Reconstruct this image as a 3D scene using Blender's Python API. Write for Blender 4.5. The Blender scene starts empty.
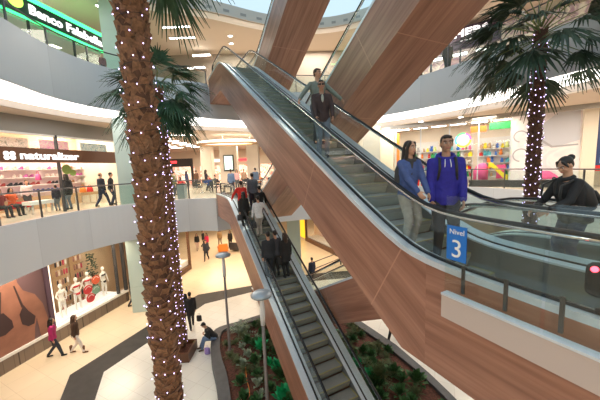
import bpy, bmesh, math, random
from mathutils import Vector, Matrix
random.seed(7)
PI = math.pi
SC = bpy.context.scene
COL = SC.collection
V = Vector

# ------------------------------------------------------------------ materials
def nt(name):
    m = bpy.data.materials.new(name); m.use_nodes = True
    n = m.node_tree.nodes; l = m.node_tree.links
    return m, n, l, n['Principled BSDF']

def mat(name, col, rough=.5, metal=0., noise=0., nscale=8., emit=None, es=0., spec=.5, coat=0., bump=0.):
    m, n, l, b = nt(name)
    b.inputs['Base Color'].default_value = (*col, 1)
    b.inputs['Roughness'].default_value = rough
    b.inputs['Metallic'].default_value = metal
    b.inputs['Specular IOR Level'].default_value = spec
    b.inputs['Coat Weight'].default_value = coat
    if emit:
        b.inputs['Emission Color'].default_value = (*emit, 1)
        b.inputs['Emission Strength'].default_value = es
    if noise or bump:
        tc = n.new('ShaderNodeTexCoord'); nz = n.new('ShaderNodeTexNoise')
        nz.inputs['Scale'].default_value = nscale; nz.inputs['Detail'].default_value = 3
        l.new(tc.outputs['Object'], nz.inputs['Vector'])
        if noise:
            r = n.new('ShaderNodeMapRange')
            r.inputs['From Min'].default_value = .3; r.inputs['From Max'].default_value = .7
            r.inputs['To Min'].default_value = 1-noise; r.inputs['To Max'].default_value = 1+noise
            l.new(nz.outputs['Fac'], r.inputs['Value'])
            mx = n.new('ShaderNodeVectorMath'); mx.operation = 'SCALE'
            mx.inputs[0].default_value = col
            l.new(r.outputs['Result'], mx.inputs['Scale']); l.new(mx.outputs[0], b.inputs['Base Color'])
        if bump:
            bp = n.new('ShaderNodeBump'); bp.inputs['Strength'].default_value = bump
            l.new(nz.outputs['Fac'], bp.inputs['Height']); l.new(bp.outputs[0], b.inputs['Normal'])
    return m

def glow(name, col, s):
    m, n, l, b = nt(name)
    b.inputs['Base Color'].default_value = (*[min(c, .9) for c in col], 1)
    b.inputs['Emission Color'].default_value = (*col, 1)
    b.inputs['Emission Strength'].default_value = s
    return m

def glassm(name, tint=(.9, .96, .94), refl=.02):
    m, n, l, b = nt(name)
    n.remove(b)
    out = n['Material Output']
    tr = n.new('ShaderNodeBsdfTransparent'); tr.inputs['Color'].default_value = (*tint, 1)
    gl = n.new('ShaderNodeBsdfGlossy'); gl.inputs['Roughness'].default_value = .03
    fr = n.new('ShaderNodeLayerWeight'); fr.inputs['Blend'].default_value = .5
    pw = n.new('ShaderNodeMath'); pw.operation = 'POWER'; pw.inputs[1].default_value = 6.
    mp = n.new('ShaderNodeMath'); mp.operation = 'MULTIPLY_ADD'; mp.inputs[1].default_value = .5; mp.inputs[2].default_value = refl
    mx = n.new('ShaderNodeMixShader')
    l.new(fr.outputs['Facing'], pw.inputs[0]); l.new(pw.outputs[0], mp.inputs[0]); l.new(mp.outputs[0], mx.inputs[0])
    l.new(tr.outputs[0], mx.inputs[1]); l.new(gl.outputs[0], mx.inputs[2])
    l.new(mx.outputs[0], out.inputs['Surface'])
    return m

def woodm(name, c1, c2, seam=2.6, rough=.34):
    # grain runs along U (metres), panel seams every `seam` metres of U
    m, n, l, b = nt(name)
    uv = n.new('ShaderNodeUVMap'); mp = n.new('ShaderNodeMapping'); mp.inputs['Scale'].default_value = (.35, 9, 1)
    nz = n.new('ShaderNodeTexNoise'); nz.inputs['Scale'].default_value = 1.6; nz.inputs['Detail'].default_value = 6; nz.inputs['Roughness'].default_value = .62
    nz2 = n.new('ShaderNodeTexNoise'); nz2.inputs['Scale'].default_value = 1.2; nz2.inputs['Detail'].default_value = 2
    mp2 = n.new('ShaderNodeMapping'); mp2.inputs['Scale'].default_value = (.3, 3, 1)
    l.new(uv.outputs[0], mp.inputs[0]); l.new(mp.outputs[0], nz.inputs['Vector'])
    l.new(uv.outputs[0], mp2.inputs[0]); l.new(mp2.outputs[0], nz2.inputs['Vector'])
    ad = n.new('ShaderNodeMath'); ad.operation = 'ADD'
    l.new(nz.outputs['Fac'], ad.inputs[0]); l.new(nz2.outputs['Fac'], ad.inputs[1])
    cr = n.new('ShaderNodeValToRGB')
    cr.color_ramp.elements[0].position = .36; cr.color_ramp.elements[0].color = (*c1, 1)
    cr.color_ramp.elements[1].position = .64; cr.color_ramp.elements[1].color = (*c2, 1)
    hf = n.new('ShaderNodeMath'); hf.operation = 'MULTIPLY'; hf.inputs[1].default_value = .5
    l.new(ad.outputs[0], hf.inputs[0]); l.new(hf.outputs[0], cr.inputs[0])
    sx = n.new('ShaderNodeSeparateXYZ'); l.new(uv.outputs[0], sx.inputs[0])
    dv = n.new('ShaderNodeMath'); dv.operation = 'DIVIDE'; dv.inputs[1].default_value = seam
    fr = n.new('ShaderNodeMath'); fr.operation = 'FRACT'
    lt = n.new('ShaderNodeMath'); lt.operation = 'LESS_THAN'; lt.inputs[1].default_value = .008
    l.new(sx.outputs[0], dv.inputs[0]); l.new(dv.outputs[0], fr.inputs[0]); l.new(fr.outputs[0], lt.inputs[0])
    mx = n.new('ShaderNodeMixRGB'); mx.inputs[2].default_value = (*[min(1, c*1.10) for c in c2], 1)
    l.new(lt.outputs[0], mx.inputs[0]); l.new(cr.outputs[0], mx.inputs[1]); l.new(mx.outputs[0], b.inputs['Base Color'])
    b.inputs['Roughness'].default_value = rough
    return m

def panelm(name, col, sx=1.2, rough=.4, line=.82, w=.012):
    # painted panels with faint joints every sx metres of U
    m, n, l, b = nt(name)
    uv = n.new('ShaderNodeUVMap'); sp = n.new('ShaderNodeSeparateXYZ'); l.new(uv.outputs[0], sp.inputs[0])
    dv = n.new('ShaderNodeMath'); dv.operation = 'DIVIDE'; dv.inputs[1].default_value = sx
    fr = n.new('ShaderNodeMath'); fr.operation = 'FRACT'
    lt = n.new('ShaderNodeMath'); lt.operation = 'LESS_THAN'; lt.inputs[1].default_value = w/sx*1.5
    fl = n.new('ShaderNodeMath'); fl.operation = 'FLOOR'
    wn = n.new('ShaderNodeTexWhiteNoise'); wn.noise_dimensions = '1D'
    l.new(sp.outputs[0], dv.inputs[0]); l.new(dv.outputs[0], fr.inputs[0]); l.new(fr.outputs[0], lt.inputs[0])
    l.new(dv.outputs[0], fl.inputs[0]); l.new(fl.outputs[0], wn.inputs['W'])
    mr = n.new('ShaderNodeMapRange'); mr.inputs['To Min'].default_value = .95; mr.inputs['To Max'].default_value = 1.04
    l.new(wn.outputs['Value'], mr.inputs['Value'])
    sc_ = n.new('ShaderNodeVectorMath'); sc_.operation = 'SCALE'; sc_.inputs[0].default_value = col
    l.new(mr.outputs[0], sc_.inputs['Scale'])
    mx = n.new('ShaderNodeMixRGB'); mx.inputs[2].default_value = (*[c*line for c in col], 1)
    l.new(lt.outputs[0], mx.inputs[0]); l.new(sc_.outputs[0], mx.inputs[1]); l.new(mx.outputs[0], b.inputs['Base Color'])
    b.inputs['Roughness'].default_value = rough
    return m

def tilem(name, c1, c2, size=.9, rough=.18, mortar=(.5, .42, .33)):
    m, n, l, b = nt(name)
    tc = n.new('ShaderNodeTexCoord'); mp = n.new('ShaderNodeMapping'); mp.inputs['Rotation'].default_value = (0, 0, math.radians(26.5))
    br = n.new('ShaderNodeTexBrick'); br.offset = 0; br.inputs['Scale'].default_value = 1
    br.inputs['Brick Width'].default_value = size; br.inputs['Row Height'].default_value = size
    br.inputs['Mortar Size'].default_value = .006; br.inputs['Color1'].default_value = (*c1, 1); br.inputs['Color2'].default_value = (*c2, 1)
    br.inputs['Mortar'].default_value = (*mortar, 1)
    l.new(tc.outputs['Object'], mp.inputs[0]); l.new(mp.outputs[0], br.inputs['Vector']); l.new(br.outputs[0], b.inputs['Base Color'])
    b.inputs['Roughness'].default_value = rough
    return m

def photom(name, cols, scale=2.2, es=0., rough=.4, dist=1.5):
    # blurred printed picture: patches of colour
    m, n, l, b = nt(name)
    tc = n.new('ShaderNodeTexCoord'); nz = n.new('ShaderNodeTexNoise'); nz.inputs['Scale'].default_value = scale
    nz.inputs['Detail'].default_value = 2; nz.inputs['Distortion'].default_value = dist
    cr = n.new('ShaderNodeValToRGB'); e = cr.color_ramp.elements
    while len(e) < len(cols): e.new(.5)
    for i, c in enumerate(cols):
        e[i].position = .3+.4*i/(len(cols)-1); e[i].color = (*c, 1)
    l.new(tc.outputs['Object'], nz.inputs['Vector']); l.new(nz.outputs['Fac'], cr.inputs[0]); l.new(cr.outputs[0], b.inputs['Base Color'])
    if es:
        l.new(cr.outputs[0], b.inputs['Emission Color']); b.inputs['Emission Strength'].default_value = es
    b.inputs['Roughness'].default_value = rough
    return m

M = dict(
    wood=woodm('escalator_wood', (.235, .105, .07), (.44, .225, .155)),
    steel=mat('brushed_steel', (.70, .77, .84), .32, .35, .04, 30),
    darksteel=mat('dark_steel', (.10, .10, .105), .35, .6),
    chrome=mat('chrome', (.8, .8, .8), .15, 1.),
    rubber=mat('black_rubber', (.010, .010, .012), .38),
    tread=mat('step_tread', (.27, .27, .25), .5, .1, .1, 40),
    riser=mat('step_riser', (.36, .39, .34), .5, .1, .1, 60),
    yellow=mat('step_yellow', (.75, .6, .08), .5),
    glass=glassm('clear_glass'), glass2=glassm('balustrade_glass', (.95, .985, .975), .05), shopglass=glassm('shop_glass', (.97, .98, .98), .02),
    fascia=panelm('fascia_grey', (.66, .69, .72), 2.4),
    fascia2=panelm('bulkhead_grey', (.36, .34, .31), 3.),
    cream=mat('cream_paint', (.80, .72, .60), .6), white=mat('white_paint', (.86, .86, .85), .5),
    ceil=mat('ceiling_paint', (.62, .52, .42), .7), lip=mat('cove_lip', (.42, .36, .31), .7), ceil2=mat('ceiling_beige', (.60, .51, .41), .7), gal=mat('gallery_brown', (.34, .28, .23), .6),
    green_glass=panelm('pale_green_cladding', (.58, .72, .68), 1.0, .25), 
    floor=tilem('cream_floor_tile', (.80, .66, .48), (.83, .69, .51), .9, .22, (.66, .53, .38)),
    floor_white=tilem('white_floor_tile', (.80, .76, .68), (.84, .80, .72), .6, .2, (.66, .60, .52)),
    floor_dark=mat('dark_floor_band', (.05, .046, .045), .5, 0, .15, 3, spec=.25),
    floor3=tilem('level_three_tile', (.74, .62, .50), (.78, .66, .54), .9, .2, (.6, .5, .4)),
    mulch=mat('mulch', (.11, .04, .025), .95, 0, .5, 14, bump=.6),
    kerb=mat('kerb_stone', (.075, .075, .08), .5, 0, .15, 6),
    cove=glow('cove_light', (1, .97, .92), 2.4), lamp=glow('lamp_white', (1, .97, .9), 9.), lampw=glow('lamp_warm', (1, .82, .6), 5.),
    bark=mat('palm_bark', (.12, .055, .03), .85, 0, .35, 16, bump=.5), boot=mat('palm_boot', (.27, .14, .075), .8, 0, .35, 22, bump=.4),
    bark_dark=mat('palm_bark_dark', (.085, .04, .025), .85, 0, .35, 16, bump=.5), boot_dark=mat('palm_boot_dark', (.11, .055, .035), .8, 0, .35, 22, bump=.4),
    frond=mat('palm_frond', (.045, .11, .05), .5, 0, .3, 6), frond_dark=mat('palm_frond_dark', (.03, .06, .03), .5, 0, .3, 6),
    petiole=mat('petiole', (.16, .20, .06), .6),
    bulb=glow('bulb', (.66, .54, 1.), 4.), wire=mat('wire', (.02, .02, .02), .6),
    leaf=mat('leaf', (.05, .13, .04), .5, 0, .35, 8), leaf_lit=mat('leaf_spotlit', (.02, .42, .16), .5, 0, .2, 8), leaf_olive=mat('leaf_olive', (.12, .15, .06), .5, 0, .3, 8),  # leaf_lit has green spotlighting put into its leaf colour
    leaf_pale=mat('leaf_pale', (.30, .36, .26), .5, 0, .2, 8),
    black=mat('black', (.015, .015, .016), .5), charcoal=mat('charcoal', (.05, .05, .055), .6),
    brown=mat('sign_brown', (.13, .05, .02), .4), wallpeach=mat('shop_wall', (.85, .60, .38), .6),
    red=mat('red', (.65, .02, .02), .5), orange=mat('orange', (.85, .25, .04), .5), purple=mat('purple_leather', (.30, .18, .5), .5), blue=mat('blue', (.03, .16, .6), .4),
    pink=mat('pink', (.85, .12, .35), .5), yel=mat('yellow_plastic', (.95, .75, .04), .4), tan=mat('tan', (.55, .36, .2), .6), green=mat('green', (.03, .35, .1), .5),
    beige_fascia=mat('pinkish_fascia', (.55, .46, .42), .35), skin=mat('skin', (.58, .33, .22), .5, 0, .05, 20), skin_d=mat('skin_tan', (.42, .23, .15), .5, 0, .05, 20),
    hair=mat('black_hair', (.012, .009, .008), .45, bump=.3, nscale=60), hair_b=mat('brown_hair', (.06, .03, .018), .5, bump=.3, nscale=60),
    eye=mat('eye_dark', (.02, .012, .01), .2), lips=mat('lips', (.5, .18, .16), .5), eyew=mat('eye_white', (.8, .78, .75), .3),
    manne=mat('mannequin_white', (.9, .88, .85), .35),
)
_cl = {}
def cloth(r, g, b, rough=.8):
    k = (r, g, b)
    if k not in _cl: _cl[k] = mat('cloth', k, rough, 0, .12, 18, bump=.15)
    return _cl[k]

# ------------------------------------------------------------------ mesh builder
class MB:
    def __init__(s, X=None):
        s.v = []; s.f = []; s.mi = []; s.uv = []; s.X = X; s.m = 0; s.sm = []
    def add(s, vs, fs, smooth=False, uvs=None):
        o = len(s.v)
        for p in vs:
            p = V(p)
            s.v.append(s.X @ p if s.X else p)
        for i, f in enumerate(fs):
            s.f.append([o+k for k in f]); s.mi.append(s.m); s.sm.append(smooth)
            s.uv.append(uvs[i] if uvs else None)
    def box(s, c, d, R=None):
        x, y, z = d[0]/2, d[1]/2, d[2]/2
        vs = [V((a*x, b*y, e*z)) for a in (-1, 1) for b in (-1, 1) for e in (-1, 1)]
        if R: vs = [R @ v for v in vs]
        s.add([V(c)+v for v in vs], [(0, 1, 3, 2), (4, 6, 7, 5), (0, 4, 5, 1), (2, 3, 7, 6), (0, 2, 6, 4), (1, 5, 7, 3)])
    def quad(s, a, b, c, d): s.add([a, b, c, d], [(0, 1, 2, 3)])
    def prism(s, poly, ext, smooth=False):
        # poly: list of 3d points, ext: vector
        n = len(poly); e = V(ext); P = [V(p) for p in poly]
        s.add(P+[p+e for p in P], [tuple(range(n))[::-1], tuple(range(n, 2*n))] + [(i, (i+1) % n, (i+1) % n+n, i+n) for i in range(n)], smooth)
    def loft(s, rings, cap=True, smooth=True, closed=False):
        n = len(rings[0]); vs = [p for r in rings for p in r]; fs = []
        m = len(rings)
        for j in range(m if closed else m-1):
            for i in range(n):
                a = j*n+i; b = j*n+(i+1) % n; c = ((j+1) % m)*n+(i+1) % n; d = ((j+1) % m)*n+i
                fs.append((a, b, c, d))
        if cap and not closed:
            fs.append(tuple(range(n))[::-1]); fs.append(tuple((m-1)*n+i for i in range(n)))
        s.add(vs, fs, smooth)
    def tube(s, path, r, n=8, cap=True, smooth=True, flat=1.0, up=None):
        P = [V(p) for p in path]; rings = []
        rr = r if isinstance(r, (list, tuple)) else [r]*len(P)
        prev = None
        for i, p in enumerate(P):
            t = (P[min(i+1, len(P)-1)]-P[max(i-1, 0)])
            if t.length < 1e-9: t = V((0, 0, 1))
            t.normalize()
            if up is not None: a = V(up)
            else: a = prev if prev is not None else (V((0, 0, 1)) if abs(t.z) < .9 else V((1, 0, 0)))
            a = (a - t*a.dot(t)).normalized(); prev = a
            b = t.cross(a)
            rings.append([p + (a*math.cos(2*PI*k/n)*flat + b*math.sin(2*PI*k/n))*rr[i] for k in range(n)])
        s.loft(rings, cap, smooth)
    def cyl(s, a, b, r, n=16, r2=None, smooth=True): s.tube([a, b], [r, r if r2 is None else r2], n, True, smooth)
    def lathe(s, c, prof, n=20, smooth=True):
        c = V(c)
        s.loft([[c+V((r*math.cos(2*PI*k/n), r*math.sin(2*PI*k/n), z)) for k in range(n)] for r, z in prof], True, smooth)
    def ell(s, c, r, n=12, R=None):
        c = V(c); r = r if isinstance(r, (list, tuple)) else (r, r, r); rings = []
        for j in range(1, n):
            ph = PI*j/n
            ring = []
            for k in range(n+4):
                th = 2*PI*k/(n+4)
                p = V((r[0]*math.sin(ph)*math.cos(th), r[1]*math.sin(ph)*math.sin(th), -r[2]*math.cos(ph)))
                ring.append(c+(R @ p if R else p))
            rings.append(ring)
        s.loft(rings, True, True)
    def capsule(s, a, b, r0, r1, n=12):
        a = V(a); b = V(b); d = (b-a); L = d.length
        d = d.normalized() if L > 1e-6 else V((0, 0, 1))
        pts = []; rr = []
        for k in range(1, 4): t = PI/2*k/4; pts.append(a-d*r0*math.cos(t)); rr.append(r0*math.sin(t))
        pts.append(a); rr.append(r0); pts.append(b); rr.append(r1)
        for k in range(3, 0, -1): t = PI/2*k/4; pts.append(b+d*r1*math.cos(t)); rr.append(r1*math.sin(t))
        s.tube(pts, rr, n)
    def torso(s, secs, n=16, R=None):
        # secs: (centre, rx, ry) rings in the xy plane
        rings = [[V(c)+ (V((rx*math.cos(2*PI*k/n), ry*math.sin(2*PI*k/n), 0)) if not R else R @ V((rx*math.cos(2*PI*k/n), ry*math.sin(2*PI*k/n), 0))) for k in range(n)] for c, rx, ry in secs]
        s.loft(rings, True, True)
    def mesh(s, name, mats, inv=None):
        me = bpy.data.meshes.new(name)
        vs = [inv @ p for p in s.v] if inv else s.v
        me.from_pydata([tuple(p) for p in vs], [], s.f)
        if not isinstance(mats, (list, tuple)): mats = [mats]
        for m in mats: me.materials.append(m)
        me.polygons.foreach_set('material_index', s.mi)
        me.polygons.foreach_set('use_smooth', s.sm)
        if any(u is not None for u in s.uv):
            ul = me.uv_layers.new(name='UVMap')
            for p, u in zip(me.polygons, s.uv):
                if u:
                    for li, c in zip(p.loop_indices, u): ul.data[li].uv = c
        bm = bmesh.new(); bm.from_mesh(me)
        if not any(u is not None for u in s.uv): pass
        bmesh.ops.recalc_face_normals(bm, faces=bm.faces); bm.to_mesh(me); bm.free()
        me.update()
        return me
    def build(s, name, mats, parent=None, local=False):
        inv = None
        if parent is not None and not local: inv = wm(parent).inverted()
        o = bpy.data.objects.new(name, s.mesh(name, mats, inv)); COL.objects.link(o)
        if parent is not None: o.parent = parent
        return o

def wm(o):
    m = Matrix.LocRotScale(o.location, o.rotation_euler, o.scale)
    return wm(o.parent) @ m if o.parent else m

def thing(name, label, cat, loc=(0, 0, 0), rz=0, group=None):
    o = bpy.data.objects.new(name, None); COL.objects.link(o)
    o.location = loc; o.rotation_euler = (0, 0, rz); o.empty_display_size = .1
    o['label'] = label; o['category'] = cat
    if group: o['group'] = group
    return o
def tag(o, label, cat, group=None, kind=None):
    o['label'] = label; o['category'] = cat
    if group: o['group'] = group
    if kind: o['kind'] = kind
    return o
def struct(o): o['kind'] = 'structure'; return o
def copy_tree(o, parent=None):
    c = o.copy(); COL.objects.link(c); c.parent = parent
    for ch in list(o.children): copy_tree(ch, c)
    return c
def put(o, loc=None, rz=None, label=None, cat=None, group=None):
    if loc is not None: o.location = loc
    if rz is not None: o.rotation_euler = (0, 0, rz)
    if label: o['label'] = label
    if cat: o['category'] = cat
    if group: o['group'] = group
    return o
def spline(pts, k=8):
    P = [V((p[0], p[1], p[2] if len(p) > 2 else 0)) for p in pts]; out = []
    for i in range(len(P)-1):
        a = P[max(i-1, 0)]; b = P[i]; c = P[i+1]; d = P[min(i+2, len(P)-1)]
        for j in range(k):
            t = j/k
            out.append(.5*((2*b)+(c-a)*t+(2*a-5*b+4*c-d)*t*t+(3*b-a-3*c+d)*t**3))
    out.append(P[-1]); return out
def text_obj(name, body, size, X, mt, parent, ext=.02, bold=.0, sx=1.):
    cu = bpy.data.curves.new(name, 'FONT'); cu.body = body; cu.size = size; cu.extrude = ext; cu.offset = bold; cu.resolution_u = 3
    t = bpy.data.objects.new(name, cu); COL.objects.link(t)
    dg = bpy.context.evaluated_depsgraph_get(); me = bpy.data.meshes.new_from_object(t.evaluated_get(dg))
    bpy.data.objects.remove(t)
    inv = wm(parent).inverted() if parent else Matrix()
    me.transform(inv @ X @ Matrix.Scale(sx, 4, (1, 0, 0))); me.materials.clear(); me.materials.append(mt)
    o = bpy.data.objects.new(name, me); COL.objects.link(o); o.parent = parent
    return o
def wallX(org, u, up=(0, 0, 1)):
    # matrix: local x along u, local y up, local z towards the viewer side
    u = V(u).normalized(); w = V(up); n = u.cross(w)
    m = Matrix.Identity(4)
    for i in range(3): m[i][0] = u[i]; m[i][1] = w[i]; m[i][2] = n[i]; m[i][3] = org[i]
    return m

# ------------------------------------------------------------------ escalators
AZ = math.radians(-26.5)
NV = V((math.cos(AZ), -math.sin(AZ), 0)); SV = V((math.sin(AZ), math.cos(AZ), 0))
def Q(q, s, z=0): return NV*q+SV*s+V((0, 0, z))
EX = Matrix(((NV.x, SV.x, 0, 0), (NV.y, SV.y, 0, 0), (0, 0, 1, 0), (0, 0, 0, 1)))   # (q, s, z) -> world
T = math.tan(math.radians(30)); RISE = 6.2
M['yellow_dim'] = mat('step_edge_yellow', (.36, .31, .09), .5)
M['skirt'] = mat('skirt_steel', (.20, .21, .22), .35, .4)
def lerp(a, b, t): return a+(b-a)*t
def smoothclamp(z, lo, hi, w=.25):
    # rounded clamp
    def smax(a, b): return .5*(a+b+math.sqrt((a-b)**2+w*w))
    def smin(a, b): return .5*(a+b-math.sqrt((a-b)**2+w*w))
    return smin(smax(z, lo), hi)

def escalator(base, up, q0, label, smin, smax, lowlip=True):
    """up=+1 rises with s, -1 falls with s.  base = z of its lower landing."""
    X = EX
    root = thing('escalator', label, 'escalator', Q(q0+.8, (smin+smax)/2, base))
    if up > 0: nose = lambda s: base-1.27+T*s
    else: nose = lambda s: base+8.13-T*s
    N = lambda s: min(max(nose(s), base), base+RISE)
    top = base+RISE
    rail = lambda s: smoothclamp(nose(s)+.92, base+1.06, top+1.0, .2)
    deck = lambda s: smoothclamp(nose(s)+.23, base+.47, top+.42, .25)
    bot = lambda s: min(max(nose(s)-1.16, base-.88), top-.9)
    W = 1.6
    ss = [smin+(smax-smin)*i/72 for i in range(73)]
    # insert the exact corners of the underside
    for zc in (base-.88, top-.9):
        sc = (zc+1.16-(base-1.27))/T if up > 0 else -(zc+1.16-(base+8.13))/T
        ss.append(sc)
    ss = sorted(s for s in ss if smin <= s <= smax)
    # cladding: two sides, underside and ends
    lo_c = [s for s in ss if abs(N(s)-nose(s)) < 1e-6]
    for side, qq in (('near', q0), ('far', q0+W)):
        mb = MB(X)
        for a, b in zip(ss[:-1], ss[1:]):
            mid = (a+b)/2; sl = T*up if abs(N(mid)-nose(mid)) < 1e-6 else 0
            ca = math.cos(math.atan(sl)); sa = math.sin(math.atan(sl))
            uvf = lambda s, z: (s*ca+z*sa, z*ca-s*sa)
            P = [(qq, a, bot(a)), (qq, b, bot(b)), (qq, b, deck(b)-.02), (qq, a, deck(a)-.02)]
            mb.add(P, [(0, 1, 2, 3)], False, [[uvf(p[1], p[2]) for p in P]])
        mb.build('side_cladding', M['wood'], root)
    mb = MB(X)
    for a, b in zip(ss[:-1], ss[1:]):
        L = math.hypot(b-a, bot(b)-bot(a)); ua = a/math.cos(math.radians(30))
        P = [(q0, a, bot(a)), (q0+W, a, bot(a)), (q0+W, b, bot(b)), (q0, b, bot(b))]
        mb.add(P, [(0, 1, 2, 3)], False, [[(ua, 0), (ua, W), (ua+L, W), (ua+L, 0)]])
    for e in (ss[0], ss[-1]):
        P = [(q0, e, bot(e)), (q0+W, e, bot(e)), (q0+W, e, deck(e)-.02), (q0, e, deck(e)-.02)]
        mb.add(P, [(0, 1, 2, 3)], False, [[(p[2], p[0]) for p in P]])
    mb.build('soffit_cladding', M['wood'], root)
    # balustrades
    for qa, sg in ((q0, 1), (q0+W, -1)):
        qg = qa+sg*.20
        # decking
        mb = MB(X)
        rings = [[(qa-sg*.01, s, deck(s)-.07), (qa-sg*.01, s, deck(s)), (qg-sg*.02, s, deck(s)-.045), (qg-sg*.02, s, deck(s)-.12)] for s in ss]
        mb.loft([[V(p) for p in r] for r in rings], True, False)
        mb.build('outer_decking', M['steel'], root)
        mb = MB(X)
        rings = [[(qg+sg*.02, s, deck(s)-.12), (qg+sg*.02, s, deck(s)-.04), (qg+sg*.10, s, deck(s)-.06), (qg+sg*.10, s, N(s)-.12), (qg+sg*.08, s, N(s)-.12)] for s in ss]
        mb.loft([[V(p) for p in r] for r in rings], True, False)
        mb.build('inner_skirt', M['skirt'], root)
        mb = MB(X)
        mb.loft([[V(p) for p in ((qg+sg*.02, s, deck(s)-.05), (qg+sg*.02, s, deck(s)-.030), (qg+sg*.105, s, deck(s)-.050), (qg+sg*.105, s, deck(s)-.075))] for s in ss], True, False)
        mb.build('inner_decking', M['steel'], root)
        # gasket line
        mb = MB(X)
        mb.loft([[V((qg-.018, s, deck(s)-.10)), V((qg-.018, s, deck(s)-.015)), V((qg+.018, s, deck(s)-.015)), V((qg+.018, s, deck(s)-.10))] for s in ss], True, False)
        mb.build('glass_seal', M['rubber'], root)
        # handrail with newels
        r0, r1 = smin+.55, smax-.55
        rs = [r0+(r1-r0)*i/64 for i in range(65)]
        def newel(s0, dirn):
            z = rail(s0); R = .30
            return [(s0+dirn*R*math.sin(t), z-R+R*math.cos(t)) for t in [PI*k/8 for k in range(1, 9)]]
        A = newel(r0, -1); B = newel(r1, 1)
        path = A[::-1]+[(s, rail(s)) for s in rs]+B
        mb = MB(X); mb.tube([V((qg, s, z)) for s, z in path], .036, 8, True, True, .6)
        mb.build('handrail', M['rubber'], root)
        mb = MB(X); mb.tube([V((qg, s, z-.035)) for s, z in path[8:-8]], .022, 6)
        mb.build('rail_track', M['chrome'], root)
        # glass
        mb = MB(X)
        gp = path[4:-4]
        outer = [V((qg, s, z)) for s, z in gp]
        inner = [V((qg, s, deck(s)-.03)) for s, z in gp]
        rings = [[o+V((-.006, 0, -.02)), o+V((.006, 0, -.02)), i+V((.006, 0, 0)), i+V((-.006, 0, 0))] for o, i in zip(outer, inner)]
        mb.loft(rings, True, False)
        mb.build('glass_balustrade', M['glass2'], root)
    # steps
    s_lo = (1.27/T if up > 0 else (8.13-RISE)/T); s_hi = s_lo+RISE/T
    qa, qb = q0+.30, q0+W-.30
    k = 0; PT = .35; s = s_lo-.7
    while s < s_hi+.7:
        # tread spans s..s+.4 ; its height = noseline at the lower end's nose
        zt = min(max(nose(s+PT/2), base), top)
        mb = MB(X); mb.m = 0
        mb.box(((qa+qb)/2, s+PT/2, zt-.03), (qb-qa, PT, .06))
        mb.m = 1
        sf = s if up > 0 else s+PT
        cx = .02 if up > 0 else -.02
        mb.prism([(qa, sf, zt-.04), (qa, sf+cx*1.5, zt-.12), (qa, sf+cx*3, zt-.21), (qa, sf+cx*5, zt-.21), (qa, sf+cx*3, zt-.04)], (qb-qa, 0, 0))
        mb.m = 2
        mb.box(((qa+qb)/2, sf+cx*.5, zt+.001), (qb-qa, .022, .006))
        mb.box((qa+.015, s+PT/2, zt+.001), (.025, PT, .006)); mb.box((qb-.015, s+PT/2, zt+.001), (.025, PT, .006))
        mb.build('step', [M['tread'], M['riser'], M['yellow_dim']], root)
        s += PT
    # landing plates and combs
    for (a, b) in ((smin, s_lo-.8), (s_hi+.8, smax)):
        z = (base if (a == smin) == (up > 0) else top)
        mb = MB(X); mb.box(((qa+qb)/2, (a+b)/2, z-.02), (qb-qa, b-a, .05)); mb.build('landing_plate', M['steel_floor'], root)
        e = b if a == smin else a
        mb = MB(X); mb.box(((qa+qb)/2, e, z+.008), (qb-qa, .12, .02)); mb.build('comb_plate', M['yellow'], root)
    return root
M['steel_floor'] = mat('landing_steel', (.32, .33, .34), .35, .6, .1, 40)

QA, QB = 2.85, 4.62
e1 = escalator(0, 1, QA, 'wood-clad escalator with the waiting couple near its foot, rising to the upper left', .3, 16.3)
e2 = escalator(-RISE, 1, QA, 'wood-clad escalator full of riders with their backs turned, rising from the planted ground level', -.6, 16.3)
e3 = escalator(0, -1, QB, 'broad wooden escalator crossing behind the two men, underside ending at the top edge', 0, 16.6)
e4 = escalator(-RISE, -1, QB, 'lowest wooden escalator, half hidden under the big one above the planting', 0, 16.6)
e5 = escalator(RISE, -1, QB, 'highest wooden escalator, underside seen at the upper left of the atrium', 0, 16.6)

# stop light on the near newel base of the first escalator
mb = MB(EX); mb.box((QA+.2, .70, .72), (.14, .46, .28)); nb_ = mb.build('newel_base', M['black'], e1); bv = nb_.modifiers.new('b', 'BEVEL'); bv.width = .06; bv.segments = 3
mb = MB(EX); mb.cyl((QA+.135, .86, .82), (QA+.115, .86, .82), .022); mb.build('stop_light', glow('red_light', (1, .05, .08), 6), e1)
M['beige5'] = mat('roof_edge_beige', (.55, .50, .44), .5)
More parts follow.
